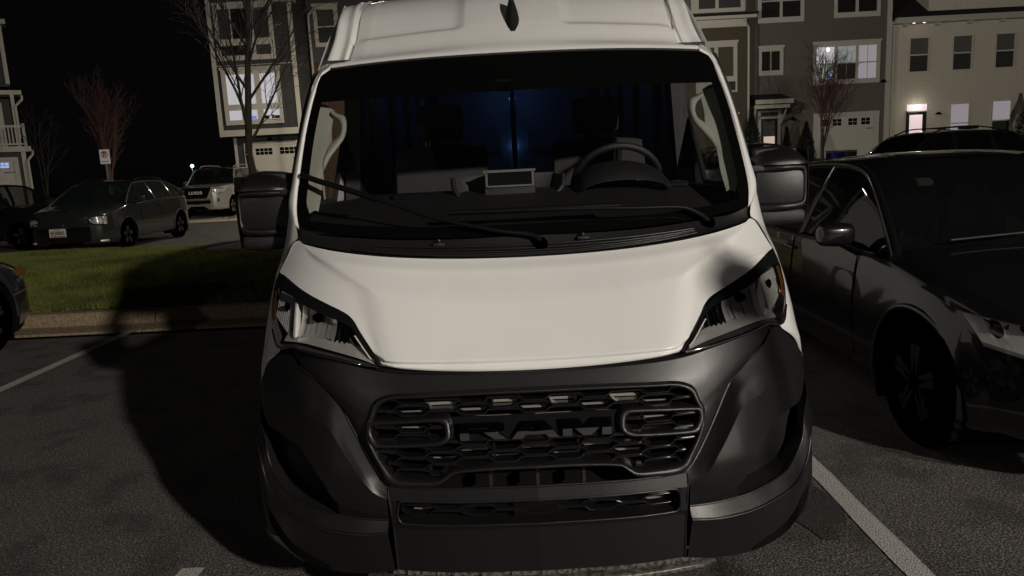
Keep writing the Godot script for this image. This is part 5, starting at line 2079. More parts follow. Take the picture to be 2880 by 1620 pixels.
func plants():
	M.bark = mat(.030, .024, .020, .9)
	world_tex(M.bark, .4, ramp_tex(noise_img(256, .07, 81, FastNoiseLite.TYPE_SIMPLEX, 4), [Color(.012, .009, .007), Color(.03, .023, .018), Color(.05, .04, .03)], [.25, .5, .8]))
	M.evergreen = mat(.010, .014, .007, .85)
	M.redtwig = mat(.060, .026, .021, .85)
	var c1 := {"levels": 3, "kids": [24, 8, 6], "start": [.02, .2, .2], "angle": [.52, .5, .6], "ratio": [.40, .48, .5], "thin": .48, "tip": .3, "wob": .09, "up": 1.2, "rmin": .0052}
	bare_tree("bare_tree", "slender bare street tree rising from the mulch bed", Vector3(-4.95, .22, -12.0), 7.6, .082, 1.75, c1, M.bark, M.bark, 5)
	var c2 := {"levels": 3, "kids": [7, 6, 4], "start": [.2, .2, .2], "angle": [.27, .32, .36], "ratio": [.62, .55, .5], "thin": .62, "tip": .4, "wob": .09, "up": .9, "rmin": .004, "lean": .17}
	bare_tree("bare_tree", "vase-shaped reddish bare tree behind the no-parking sign", Vector3(-13.1, 0, -22.2), 4.3, .08, 1.7, c2, M.bark, M.redtwig, 12, 7)
	var c3 := {"levels": 3, "kids": [8, 6, 4], "start": [.15, .2, .2], "angle": [.5, .5, .5], "ratio": [.6, .55, .5], "thin": .58, "tip": .4, "wob": .1, "up": .9, "rmin": .005}
	bare_tree("bare_tree", "reddish bare tree in front of the brown house garage", Vector3(12.36, 0, -28.0), 5.4, .075, 2.0, c3, M.bark, M.redtwig, 23, 6)
	var c4 := {"levels": 2, "kids": [6, 4], "start": [.3, .3], "angle": [.5, .5], "ratio": [.55, .5], "thin": .6, "tip": .4, "wob": .1, "up": .9, "rmin": .006}
	bare_tree("bare_tree", "faint young bare tree in the dark beside the balcony house", Vector3(-17.6, 0, -26.0), 4.2, .06, 1.2, c4, M.bark, M.bark, 31, 3)
	evergreen("tall dark columnar evergreen beside the canopied door", Vector3(11.0, .02, -32.6), 3.3, .42, 1)
	evergreen("round dark evergreen between door lantern and garage", Vector3(13.5, .02, -32.6), 2.6, .42, 2)
	evergreen("thin dark evergreen under the door lantern", Vector3(12.72, .02, -32.9), 2.4, .22, 3)
	evergreen("broad dark evergreen at the end of the cream house", Vector3(23.6, .02, -32.2), 3.6, .75, 4)
	# no-parking sign
	var s := thing("parking_sign", "small white no-parking sign with red ring on a steel post", "sign", Vector3(-12.53, 0, -21.0))
	var p := MB.new()
	p.box(Vector3(-.022, 1.25, -.02), Vector3(.008, 2.5, .03))
	p.box(Vector3(.022, 1.25, -.02), Vector3(.008, 2.5, .03))
	p.box(Vector3(0, 1.25, -.035), Vector3(.05, 2.5, .006))
	part("post", p, mat(.20, .20, .17, .5, .4), s)
	var pl := MB.new()
	pl.rbox(Vector3(.0, 2.30, 0), Vector3(.31, .44, .012), .0055)
	var panel := part("panel", pl, mat(.86, .84, .82, .5), s)
	var red := mat(.32, .012, .02, .5)
	var ring := MB.new()
	var pts := []
	for i in 37:
		pts.append(Vector3(cos(TAU * i / 36.0) * .105, 2.37 + sin(TAU * i / 36.0) * .105, .0075))
	for i in 36:
		var a: Vector3 = pts[i]
		var b: Vector3 = pts[i + 1]
		var cc := Vector3(0, 2.37, .0075)
		ring.quad(a, b, b.lerp(cc, .22), a.lerp(cc, .22))
	part("red_ring", ring, red, panel)
	var bar := MB.new()
	bar.box(Vector3(0, 2.37, .0085), Vector3(.19, .020, .002), Basis(Vector3.BACK, -PI / 4))
	part("red_slash", bar, red, panel)
	var tm := TextMesh.new()
	tm.text = "P"
	tm.font_size = 64
	tm.pixel_size = .0031
	tm.depth = .002
	var f := SystemFont.new()
	f.font_names = PackedStringArray(["Droid Sans"])
	f.font_weight = 700
	tm.font = f
	var tx := part("letter", tm, M.black, panel)
	tx.position = Vector3(0, 2.37, .0072)
	var ar := MB.new()
	ar.box(Vector3(0, 2.155, .0075), Vector3(.15, .018, .002))
	for e in [-1.0, 1.0]:
		ar.quad(Vector3(.075 * e, 2.18, .008), Vector3(.115 * e, 2.155, .008), Vector3(.075 * e, 2.13, .008), Vector3(.072 * e, 2.155, .008))
	part("arrow", ar, red, panel)
	# unseen disc on a post, added and sized to cast the hood shadow
	var s2 := thing("added_shadow_disc", "unseen round disc on a thin post, added to cast the hood shadow", "sign", Vector3(2.425, 0, 2.08), .65)
	var q := MB.new()
	q.tube([Vector3(0, 0, 0), Vector3(0, 2.32, 0)], .018, 8)
	part("post", q, M.steel, s2)
	var q2 := MB.new()
	q2.lathe([Vector2(0, .004), Vector2(.118, .004), Vector2(.12, 0), Vector2(.118, -.004), Vector2(0, -.004)], Transform3D(Basis(Vector3.RIGHT, PI / 2), Vector3(0, 2.175, .03)), 28)
	part("panel", q2, M.alu, s2)
	# far street lamp seen small
	var fl := thing("distant_lamp", "far white street lamp glowing above the parked cars", "lamp", Vector3(-30.7, 0, -70.0))
	var fp := MB.new()
	fp.tube([Vector3(0, 0, 0), Vector3(0, 2.5, 0)], .05, 8)
	part("pole", fp, M.steel, fl)
	var fb := MB.new()
	fb.lathe([Vector2(0, .16), Vector2(.11, .11), Vector2(.16, 0), Vector2(.11, -.11), Vector2(0, -.16)], Transform3D(Basis.IDENTITY, Vector3(0, 2.6, 0)), 14)
	part("globe", fb, glow(.75, .95, 1.0, 5.0), fl)
	var fo := OmniLight3D.new()
	fo.name = "globe_light"
	fo.light_color = Color(.75, .95, 1)
	fo.light_energy = 2.0
	fo.light_size = .2
	fo.shadow_enabled = true
	fo.omni_range = 60
	fo.omni_attenuation = 2.0
	fo.position = Vector3(0, 2.6, .3)
	fl.add_child(fo)
	# wheeled bins at the brown house
	for k in [[14.15, Color(.010, .014, .10), "blue lidded recycling bin before the brown garage"], [14.72, Color(.012, .012, .012), "black wheeled bin beside the blue one"]]:
		var bn := thing("wheeled_bin", k[2], "bin", Vector3(k[0], .01, -31.0), 0.0)
		var bm := MB.new()
		var rows := []
		for e in [[.22, .05], [.24, .5], [.27, 1.22]]:
			var row := PackedVector3Array()
			for c in [[-1, 1], [1, 1], [1, -1], [-1, -1], [-1, 1]]:
				row.append(Vector3(c[0] * e[0], e[1], c[1] * (e[0] + .03)))
			rows.append(row)
		bm.grid(rows)
		part("body", bm, mat(k[1].r, k[1].g, k[1].b, .5), bn)
		var ld := MB.new()
		ld.rbox(Vector3(0, 1.26, 0), Vector3(.58, .07, .64), .03)
		part("lid", ld, mat(k[1].r, k[1].g, k[1].b, .45), bn)
		for e in [-1.0, 1.0]:
			var wv := MB.new()
			wv.lathe([Vector2(0, -.03), Vector2(.11, -.03), Vector2(.11, .03), Vector2(0, .03)], Transform3D(Basis(Vector3.BACK, PI / 2), Vector3(.24 * e, .11, -.26)), 14)
			part("wheel", wv, M.rubber, bn)
	# fallen twig on the drive
	rng.seed = 3
	var tw := thing("fallen_branch", "small fallen leafy branch lying on the pale driveway", "branch", Vector3(-10.2, .012, -24.6))
	var tb := MB.new()
	tb.tube([Vector3(-.1, .01, .25), Vector3(0, .05, .1), Vector3(.08, .04, -.1)], .012, 5)
	part("stick", tb, M.bark, tw)
	var lf := MB.new()
	for i in 60:
		var c := Vector3(rng.randf_range(-.45, .35), rng.randf_range(.0, .10), rng.randf_range(-.18, .12))
		var d := Vector3(rng.randf_range(-1, 1), rng.randf_range(-.2, .4), rng.randf_range(-1, 1)).normalized() * .07
		lf.tri(c, c + d, c + Vector3(d.z, .01, -d.x) * .5)
	part("leaves", lf, mat(.05, .045, .02, .9), tw)

# ------------------------------------------------------------------ parked cars (local: +z is the front, y = 0 the ground)
func car(called: String, label: String, at: Vector3, turn: float, c: Dictionary, category := "car", group := "") -> Node3D:
	var t := thing(called, label, category, at, turn, group)
	var L: float = c.L
	var W: float = c.W * .5
	var ax := [c.oh, c.oh + c.wb]
	var ra: float = c.wr + .065
	var wid := func(d: float) -> float:
		var pn: Array = c.get("plan", [.60, .80, .92, .985])
		return W * curve([0.0, .10, .28, .60, 1.0, L - 1.0, L - .35, L - .1, L], pn + [1.0, 1.0, .96, .88, .74], d)
	var topy := func(d: float) -> float:
		return curve([0.0, .10, .35, c.a0, c.a0 + .6, c.c0 - .3, c.c0, L - .12, L], [c.nose, c.nose + .10, c.hood, c.cowl, c.belt + .02, c.belt + .04, c.deck, c.deck - .03, c.deck - .16], d)
	var shy := func(d: float) -> float:
		return curve([0.0, .10, .35, c.a0, c.a0 + .8, c.c0, L - .12, L], [c.nose - .06, c.nose - .01, c.hood - .10, c.belt - .03, c.belt, c.belt + .02, c.deck - .06, c.deck - .22], d)
	var bot := func(d: float) -> float:
		return curve([0.0, .25, c.oh, L - .8, L - .2, L], [c.clear + .03, c.clear, c.clear + .02, c.clear + .02, c.clear + .06, c.clear + .14], d)
	var ds := [0.0, .015, .04, .08, .13, .19, .26]
	var d := .33
	while d < L - .3:
		ds.append(d)
		d += .045
	ds += [L - .28, L - .2, L - .13, L - .07, L - .03, L]
	var mb := MB.new()
	for s in [1.0, -1.0]:
		var rows := []
		var mask := []
		for dd in ds:
			var w: float = wid.call(dd)
			var yb: float = bot.call(dd)
			var ys: float = shy.call(dd)
			var yt: float = topy.call(dd)
			var sec := [Vector3(w * .72, yb, 0), Vector3(w * .93, yb + .02, 0), Vector3(w * .985, yb + .10, 0), Vector3(w, lerpf(yb, ys, .42), 0), Vector3(w * .992, lerpf(yb, ys, .70), 0), Vector3(w * .975, ys - .05, 0), Vector3(w * .945, ys - .005, 0), Vector3(w * .86, lerpf(ys, yt, .55), 0), Vector3(w * .5, lerpf(ys, yt, .92), 0), Vector3(0, yt, 0)]
			var row := PackedVector3Array()
			var mrow := []
			for q in cri(sec, 4):
				var p := Vector3(q.x, q.y, L * .5 - dd)
				var hole := false
				for a in ax:
					var e := Vector2(dd - a, p.y - c.wr)
					var el := e.length()
					if p.x > w * .5 and el < ra + .12:
						if el < ra * .6:
							hole = true
						else:
							e *= lerpf(ra, ra + .12, (el - ra * .6) / (ra * .4 + .12)) / el
							p.z = L * .5 - a - e.x
							p.y = maxf(c.wr + e.y, minf(p.y, yb))
				mrow.append(hole)
				row.append(Vector3(p.x * s, p.y, p.z))
			rows.append(row)
			mask.append(mrow)
		# close the nose and tail
		for e in [0, rows.size() - 1]:
			var first: PackedVector3Array = rows[e]
			var g := [first]
			var mid := first[0].lerp(first[first.size() - 1], .5)
			mid.x = 0
			var dz := .05 if e == 0 else -.04
			for k in [[.75, .6], [.4, .9], [0.0, 1.0]]:
				var row := PackedVector3Array()
				for q in first:
					row.append(Vector3(q.x * k[0], lerpf(mid.y, q.y, lerpf(.15, 1.0, k[0])), q.z + dz * k[1]))
				g.append(row)
			mb.grid(g, Vector3(0, 0, dz))
		mb.grid(rows, Vector3(s, .4, 0), mask)
	var body := part("body", mb, c.paint, t)
	# greenhouse
	var yr := func(dd: float) -> float:
		return curve([c.a0, c.a1 - .12, c.a1, (c.a1 + c.c1) * .5 - .2, c.c1, c.c0], [c.cowl - .02, c.H - .075, c.H - .035, c.H, c.H - .06, c.deck + .01], dd)
	var gs := MB.new()
	var gd := []
	var n := 34
	for i in n + 1:
		gd.append(lerpf(c.a0, c.c0, float(i) / n))
	var edge := {1.0: [], -1.0: []}
	for s in [1.0, -1.0]:
		var rows := []
		for dd in gd:
			var y: float = yr.call(dd)
			var yb2: float = c.belt - .03
			var k := clampf((y - yb2) / (c.H - yb2), 0.0, 1.0)
			var wb2: float = wid.call(dd) * .955
			var tumble: float = lerpf(wb2 * .99, W * c.roofw, pow(k, .9))
			var sec := [Vector3(wb2, yb2, 0), Vector3(lerpf(wb2, tumble, .5) + .012 * k, lerpf(yb2, y - .05, .5), 0), Vector3(tumble, y - .055 * k, 0), Vector3(tumble * .86, y - .022 * k, 0), Vector3(tumble * .5, y - .004, 0), Vector3(0, y, 0)]
			var row := PackedVector3Array()
			for q in cri(sec, 4):
				row.append(Vector3(q.x * s, q.y, L * .5 - dd))
			rows.append(row)
			edge[s].append(row[8])
		gs.grid(rows, Vector3(s, .5, 0))
	var cabin := part("cabin_glass", gs, c.glass, t)
	# roof skin and pillars
	var rf := MB.new()
	var rr := []
	for i in 17:
		var dd := lerpf(c.a1, c.c1, i / 16.0)
		var row := PackedVector3Array()
		for j in 17:
			var u := j / 8.0 - 1.0
			row.append(Vector3(u * W * c.roofw * .985, float(yr.call(dd)) - .050 * pow(absf(u), 3.0) + .006, L * .5 - dd))
		rr.append(row)
	rf.grid(rr, Vector3.UP)
	part("roof", rf, c.paint, cabin)
	for s in [1.0, -1.0]:
		var pl := MB.new()
		var a := []
		var rad := []
		for i in edge[s].size():
			var q: Vector3 = edge[s][i]
			if i == 0:
				q += Vector3(.01 * s, -.03, .03)
			a.append(q)
			var u := float(i) / n
			rad.append(lerpf(.034, .026, smoothstep(0, .3, u)) + .05 * smoothstep(.78, 1.0, u))
		pl.tube(a, rad, 8)
		part("roof_rail_pillar", pl, c.paint, cabin)
		for bd in c.pillars:
			var k := int((bd - c.a0) / (c.c0 - c.a0) * n)
			var top: Vector3 = edge[s][k]
			var low := Vector3(float(wid.call(bd)) * .955 * s, c.belt - .03, L * .5 - bd)
			var bp := MB.new()
			var mid := low.lerp(top, .5) + Vector3(.014 * s, 0, 0)
			var rows := []
			for q in cri([low, mid, top], 4):
				rows.append(PackedVector3Array([q + Vector3(.004 * s, 0, .05), q + Vector3(.012 * s, 0, .02), q + Vector3(.012 * s, 0, -.02), q + Vector3(.004 * s, 0, -.05)]))
			bp.grid(rows, Vector3(s, 0, 0))
			part("side_pillar", bp, M.gloss, cabin)
		# belt moulding
		var bm := MB.new()
		var bl := []
		for i in 13:
			var dd := lerpf(c.a0 + .15, c.c0 - .25, i / 12.0)
			bl.append(Vector3((float(wid.call(dd)) * .955 + .012) * s, c.belt - .015, L * .5 - dd))
		bm.tube(bl, .010, 6)
		part("belt_moulding", bm, c.get("belt_mat", M.gloss), cabin)
		# door handles
		for hd in c.handles:
			var hm := MB.new()
			hm.rbox(Vector3((float(wid.call(hd)) * .985 + .014) * s, c.belt - .115, L * .5 - hd), Vector3(.03, .03, .20), .012)
			part("door_handle", hm, c.get("handle_mat", c.paint), body)
		# door shut lines
		for sl in c.seams:
			var sm := MB.new()
			var ln := []
			for i in 9:
				var u := i / 8.0
				var y := lerpf(c.clear + .12, c.belt - .03, u)
				ln.append(Vector3((float(wid.call(sl)) * (1.0 - .022 * pow(absf(u - .42) / .58, 2)) + .001) * s, y, L * .5 - sl - .03 * sin(u * 3.0)))
			sm.tube(ln, .004, 5)
			part("door_seam", sm, M.black, body)
		# mirror
		var mm := MB.new()
		var mx: float = float(wid.call(c.a0 + .4)) * .955
		mm.rbox(Vector3((mx + .14) * s, c.belt + .075, L * .5 - c.a0 - .38), Vector3(.22, .14, .13), .055)
		var mir := part("mirror", mm, c.paint, t)
		var mf := MB.new()
		mf.tube([Vector3((mx + .0) * s, c.belt - .02, L * .5 - c.a0 - .36), Vector3((mx + .1) * s, c.belt + .03, L * .5 - c.a0 - .38)], [.04, .03], 8)
		part("mirror_stalk", mf, M.gloss, mir)
		# arches and wheels
		for a2 in ax:
			var al := MB.new()
			var lip := []
			for i in 25:
				var th := lerpf(-.12, PI + .12, i / 24.0)
				var zz: float = a2 - cos(th) * (ra + .004)
				lip.append(Vector3((float(wid.call(zz)) * .995 + .002) * s, c.wr + sin(th) * (ra + .004), L * .5 - zz))
			al.tube(lip, .018, 6)
			var ww := MB.new()
			var wr2 := []
			for i in 21:
				var th := lerpf(-.5, PI + .5, i / 20.0)
				var q := Vector3(0, c.wr + sin(th) * (ra + .01), L * .5 - a2 + cos(th) * (ra + .01))
				wr2.append(PackedVector3Array([q + Vector3((W - .02) * s, 0, 0), q + Vector3((W - .34) * s, 0, 0), Vector3((W - .34) * s, c.wr, L * .5 - a2)]))
			ww.grid(wr2)
			part("wheel_well", ww, M.black, body)
			part("arch_lip", al, c.get("arch_mat", c.paint), body)
			var w := make_wheel(c.wr, .215, c.rim)
			t.add_child(w, true)
			w.position = Vector3((W - .125) * s, c.wr, L * .5 - a2)
			if s < 0:
				w.rotation.y = PI
	# cabin inside
	var dash := MB.new()
	dash.rbox(Vector3(0, c.belt - .08, L * .5 - c.a0 - .42), Vector3(W * 1.7, .16, .40), .06)
	part("dashboard", dash, M.carseat, cabin)
	var seatd: float = c.a0 + 1.25
	for s in [-1.0, 1.0]:
		var se := MB.new()
		se.rbox(Vector3(.37 * s, c.belt - .10, L * .5 - seatd), Vector3(.46, .62, .16), .07, Basis(Vector3.RIGHT, -.25))
		se.rbox(Vector3(.37 * s, c.belt + .25, L * .5 - seatd - .10), Vector3(.25, .17, .10), .045)
		part("seat", se, M.carseat, cabin)
	var rs := MB.new()
	rs.rbox(Vector3(0, c.belt - .12, L * .5 - seatd - .95), Vector3(W * 1.5, .60, .18), .08, Basis(Vector3.RIGHT, -.3))
	part("rear_bench", rs, M.carseat, cabin)
	# underbody
	var ub := MB.new()
	ub.box(Vector3(0, c.clear + .10, 0), Vector3(W * 1.35, .16, L - .5))
	part("underbody", ub, M.black, t)
	return t

func text_part(called: String, txt: String, h: float, m: Material, parent: Node, at: Vector3, b := Basis.IDENTITY, stretch := 1.0):
	var tm := TextMesh.new()
	tm.text = txt
	tm.font_size = 64
	tm.pixel_size = h / 46.0
	tm.depth = .004
	var f := SystemFont.new()
	f.font_names = PackedStringArray(["Droid Sans"])
	f.font_weight = 700
	tm.font = f
	var o := part(called, tm, m, parent)
	o.transform = Transform3D(b.scaled_local(Vector3(stretch, 1, 1)), at)

func headlamp(t: Node3D, pts: Array, L: float, glassm: Material):
	# pts: quad corners on the nose, (x, y, d) top-inner, top-outer, low-outer, low-inner ; for both sides
	for s in [1.0, -1.0]:
		var m := MB.new()
		var r0 := PackedVector3Array()
		var r1 := PackedVector3Array()
		var k0 := PackedVector3Array()
		var k1 := PackedVector3Array()
		for i in 9:
			var u := i / 8.0
			var a: Vector3 = pts[0].lerp(pts[1], u)
			var b: Vector3 = pts[3].lerp(pts[2], u)
			# bow out round the corner
			var bow := .05 * sin(u * PI)
			r0.append(Vector3((a.x + bow * .6) * s, a.y, L * .5 - a.z + bow))
			r1.append(Vector3((b.x + bow * .6) * s, b.y, L * .5 - b.z + bow))
			k0.append(r0[i] + Vector3(-.02 * s, -.008, -.05))
			k1.append(r1[i] + Vector3(-.02 * s, .008, -.05))
		m.grid([r0, k0], Vector3(0, 0, 1))
		m.grid([k1, r1], Vector3(0, 0, 1))
		var h := part("headlight", m, M.hlback, t)
		var fz := MB.new()
		for i in 8:
			var cn := (k0[i] + k0[i + 1] + k1[i] + k1[i + 1]) * .25 + Vector3(0, 0, -.025 if i % 2 == 0 else .012)
			var em0 := k0[i].lerp(k1[i], .5) + Vector3(0, 0, .006)
			var em1 := k0[i + 1].lerp(k1[i + 1], .5) + Vector3(0, 0, .006)
			fz.grid([PackedVector3Array([k0[i], (k0[i] + k0[i + 1]) * .5, k0[i + 1]]), PackedVector3Array([em0, cn, em1]), PackedVector3Array([k1[i], (k1[i] + k1[i + 1]) * .5, k1[i + 1]])], Vector3(0, 0, 1))
		part("faceted_reflector", fz, M.refl, h)
		var g := MB.new()
		g.grid([r0, r1], Vector3(0, 0, 1))
		part("lens", g, glassm, h)

func cars():
	var carpaint := func(r: float, g: float, b: float, metal := 0.0) -> StandardMaterial3D:
		var m := mat(r, g, b, .25, metal)
		m.clearcoat_enabled = true
		m.clearcoat = 1.0
		m.clearcoat_roughness = .02
		m.metallic_specular = .4
		return m
	M.carseat = mat(.008, .008, .009, .9)
	M.cglass = glass(.006, .008, .007, .55)
	var blackp: Material = carpaint.call(.006, .006, .007)
	var rimd := mat(.05, .05, .052, .35, .6)
	# --- black sedan in the next stall
	var S := {"L": 4.58, "W": 1.78, "H": 1.475, "oh": .92, "wb": 2.64, "wr": .325, "a0": 1.22, "a1": 2.02, "c1": 3.20, "c0": 4.02, "nose": .60, "hood": .80, "cowl": .985, "belt": .955, "deck": 1.04, "clear": .20, "roofw": .70, "paint": blackp, "glass": glass(.004, .005, .005, .82), "pillars": [2.52], "handles": [2.62, 3.55], "seams": [1.55, 2.55, 3.5], "rim": mat(.014, .014, .015, .4, .3), "plan": [.46, .60, .78, .94]}
	var t := car("black_sedan", "glossy black sedan parked beside the van, clear headlight", Vector3(2.85, 0, -2.90), 0.0, S)
	headlamp(t, [Vector3(.44, .71, .10), Vector3(.835, .765, .56), Vector3(.825, .64, .42), Vector3(.48, .56, .06)], S.L, M.lens)
	var gr := MB.new()
	for k in 5:
		var p := []
		for j in 25:
			var x := -.66 + 1.32 * j / 24.0
			p.append(Vector3(x, .30 + k * .038 + .008 * sin(j * 1.57), S.L * .5 + .05 - .22 * pow(absf(x) / .7, 3.0)))
		gr.tube(p, .006, 5)
	part("lower_grille", gr, M.plastic, t)
	var tag := MB.new()
	tag.rbox(Vector3(-.33, 1.30, S.L * .5 - 1.87), Vector3(.10, .035, .06), .012, Basis(Vector3.RIGHT, .5))
	part("toll_tag", tag, mat(.55, .58, .45, .6), t, "pale toll tag stuck high on the windscreen")
	for e in [-.45, .25]:
		var wp := MB.new()
		wp.tube([Vector3(e - .1, 1.02, S.L * .5 - 1.18), Vector3(e + .35, 1.035, S.L * .5 - 1.24)], .008, 5)
		part("wiper", wp, M.plastic2, t)
	# --- dark green-grey crossover nose-in across the lawn
	var K := {"L": 4.38, "W": 1.90, "H": 1.57, "oh": .88, "wb": 2.72, "wr": .335, "a0": .98, "a1": 1.80, "c1": 3.45, "c0": 4.15, "nose": .86, "hood": 1.0, "cowl": 1.08, "belt": 1.06, "deck": 1.14, "clear": .20, "roofw": .70, "paint": carpaint.call(.022, .024, .021, .2), "glass": glass(.012, .02, .016, .5), "pillars": [2.45, 3.40], "handles": [2.55, 3.35], "seams": [1.5, 2.48, 3.3], "rim": rimd, "arch_mat": M.plastic2}
	var k := car("crossover", "dark grey-green crossover with white plate facing the lawn", Vector3(-9.80, 0, -16.1), .0, K, "car")
	var fz: float = K.L * .5
	headlamp(k, [Vector3(.46, .80, -.05), Vector3(.86, .82, .15), Vector3(.87, .64, .13), Vector3(.58, .66, -.04)], K.L, M.lens)
	var mask := MB.new()
	mask.rbox(Vector3(0, .44, fz + .025), Vector3(1.15, .34, .06), .03)
	part("lower_intake", mask, M.gloss, k)
	var plate := MB.new()
	plate.rbox(Vector3(-.12, .50, fz + .068), Vector3(.36, .18, .008), .003)
	var plt := part("number_plate", plate, mat(.62, .60, .54, .5), k, "white number plate reading 6FJ0005")
	text_part("plate_number", "6FJ0005", .078, M.black, plt, Vector3(-.12, .498, fz + .0725), Basis.IDENTITY, .78)
	text_part("plate_state", "Maryland", .022, mat(.25, .02, .02), plt, Vector3(-.12, .572, fz + .0725))
	var band := MB.new()
	band.box(Vector3(-.12, .428, fz + .0725), Vector3(.30, .018, .001))
	part("plate_band", band, mat(.30, .05, .02), plt)
	text_part("badge", "KIA", .07, M.chrome, k, Vector3(0, .945, fz - .03), Basis(Vector3.RIGHT, -.8), 1.35)
	for s in [-1.0, 1.0]:
		var dr := MB.new()
		dr.tube([Vector3(.44 * s, .72, fz + .085), Vector3(.60 * s, .71, fz + .075), Vector3(.68 * s, .65, fz + .045), Vector3(.84 * s, .65, fz - .04), Vector3(.86 * s, .76, fz - .06)], .009, 6)
		part("daytime_strip", dr, M.chrome, k)
		var cm := MB.new()
		cm.rbox(Vector3(.78 * s, .28, fz - .12), Vector3(.18, .05, .05), .015, Basis(Vector3.UP, .7 * s))
		part("bumper_insert", cm, M.alu, k)
		var rl := MB.new()
		rl.tube(cri([Vector3(.62 * s, 1.50, .25), Vector3(.63 * s, 1.585, .05), Vector3(.63 * s, 1.59, -.9), Vector3(.62 * s, 1.53, -1.25)], 4), .014, 6)
		part("roof_rail", rl, M.gloss, k)
	# --- dark car side-on behind the crossover
	var D := {"L": 4.6, "W": 1.82, "H": 1.62, "oh": .9, "wb": 2.68, "wr": .33, "a0": 1.1, "a1": 1.95, "c1": 3.6, "c0": 4.3, "nose": .72, "hood": .95, "cowl": 1.08, "belt": 1.06, "deck": 1.12, "clear": .20, "roofw": .70, "paint": blackp, "glass": M.cglass, "pillars": [2.45, 3.4], "handles": [2.55, 3.45], "seams": [1.5, 2.5, 3.4], "rim": rimd, "belt_mat": M.chrome}
	car("hatchback", "black hatchback parked side-on with chrome window line", Vector3(-13.35, 0, -16.9), PI * .5 - .12, D)
	# --- silver suv on the driveway
	var U := {"L": 4.95, "W": 1.97, "H": 1.86, "oh": .92, "wb": 2.85, "wr": .385, "a0": 1.35, "a1": 2.0, "c1": 4.35, "c0": 4.9, "nose": 1.02, "hood": 1.17, "cowl": 1.25, "belt": 1.23, "deck": 1.25, "clear": .30, "roofw": .76, "paint": carpaint.call(.26, .25, .23, .2), "glass": M.cglass, "pillars": [2.7, 3.75], "handles": [2.75, 3.8], "seams": [1.7, 2.7, 3.75], "rim": M.steel, "handle_mat": M.chrome}
	var u := car("silver_suv", "silver off-road wagon with dark grille on the pale driveway", Vector3(-11.6, .02, -27.6), .0, U, "car")
	fz = U.L * .5
	headlamp(u, [Vector3(.62, 1.06, -.03), Vector3(.94, 1.09, .28), Vector3(.94, .93, .26), Vector3(.60, .90, -.04)], U.L, M.lens)
	var gl := MB.new()
	gl.prism(PackedVector2Array([Vector2(-.58, .20), Vector2(.58, .20), Vector2(.40, -.20), Vector2(-.40, -.20)]), Transform3D(Basis(Vector3.RIGHT, -.08), Vector3(0, .94, fz + .075)), .06, .006)
	var gg := part("grille", gl, M.gloss, u)
	for q in [.10, .02, -.06, -.14]:
		boxpart("grille_bar", gg, M.darkchrome, -.46 - q * .3, .46 + q * .3, .935 + q, .948 + q, fz + .07, fz + .088)
	text_part("badge", "LEXUS", .10, mat(.85, .84, .80, .3), gg, Vector3(0, .95, fz + .09), Basis.IDENTITY, 1.25)
	for s in [-1.0, 1.0]:
		var gf := MB.new()
		gf.tube([Vector3(.60 * s, 1.15, fz + .03), Vector3(.41 * s, .72, fz + .075)], .03, 6)
		part("grille_frame", gf, U.paint, gg)
		var fgm := MB.new()
		fgm.lathe([Vector2(.075, .02), Vector2(.06, .0), Vector2(0, -.01)], Transform3D(Basis(Vector3.RIGHT, PI * .5), Vector3(.72 * s, .66, fz - .06)), 16)
		part("fog_lamp", fgm, M.chrome, u)
		var rr := MB.new()
		rr.tube(cri([Vector3(.66 * s, 1.83, .35), Vector3(.67 * s, 1.92, .1), Vector3(.67 * s, 1.92, -1.6), Vector3(.66 * s, 1.84, -1.9)], 4), .02, 6)
		part("roof_rail", rr, M.alu, u)
	boxpart("lower_intake", u, M.gloss, -.50, .50, .55, .67, fz + .02, fz + .062)
	boxpart("bumper_lip", u, U.paint, -.52, .52, .70, .77, fz + .01, fz + .085)
	boxpart("bumper_lip", u, U.paint, -.52, .52, .46, .53, fz + .01, fz + .08)
	# --- black suv with roof rails behind the sedan
	var V := {"L": 4.75, "W": 1.88, "H": 1.76, "oh": .9, "wb": 2.75, "wr": .36, "a0": 1.25, "a1": 2.0, "c1": 4.0, "c0": 4.62, "nose": .90, "hood": 1.06, "cowl": 1.16, "belt": 1.14, "deck": 1.2, "clear": .24, "roofw": .74, "paint": blackp, "glass": glass(.003, .003, .003, .95), "pillars": [2.5, 3.5], "handles": [2.6, 3.5], "seams": [1.6, 2.55, 3.45], "rim": rimd}
	var v := car("black_suv", "black tall wagon with arched roof rails behind the sedan", Vector3(9.95, 0, -16.0), -PI * .5 + .16, V)
	for s in [-1.0, 1.0]:
		var rr := MB.new()
		rr.tube(cri([Vector3(.66 * s, 1.70, .40), Vector3(.66 * s, 1.81, .05), Vector3(.66 * s, 1.83, -.5), Vector3(.66 * s, 1.79, -1.0), Vector3(.66 * s, 1.70, -1.45)], 5), .017, 6)
		part("roof_rail", rr, M.gloss, v)
	for zc in [-.15, -.75]:
		boxpart("cross_bar", v, M.gloss, -.68, .68, 1.815, 1.84, zc - .03, zc + .03)
	var pod := MB.new()
	pod.rbox(Vector3(-.2, 1.80, -1.25), Vector3(.18, .07, .45), .03)
	part("roof_fin", pod, M.gloss, v)
	# --- dark car on the street behind the right mirror
	var X := D.duplicate()
	X.H = 1.72
	X.paint = carpaint.call(.010, .010, .012)
	X.erase("belt_mat")
	car("dark_wagon", "dark wagon parked on the street before the canopied door", Vector3(7.1, 0, -20.0), PI * .5 + .1, X)
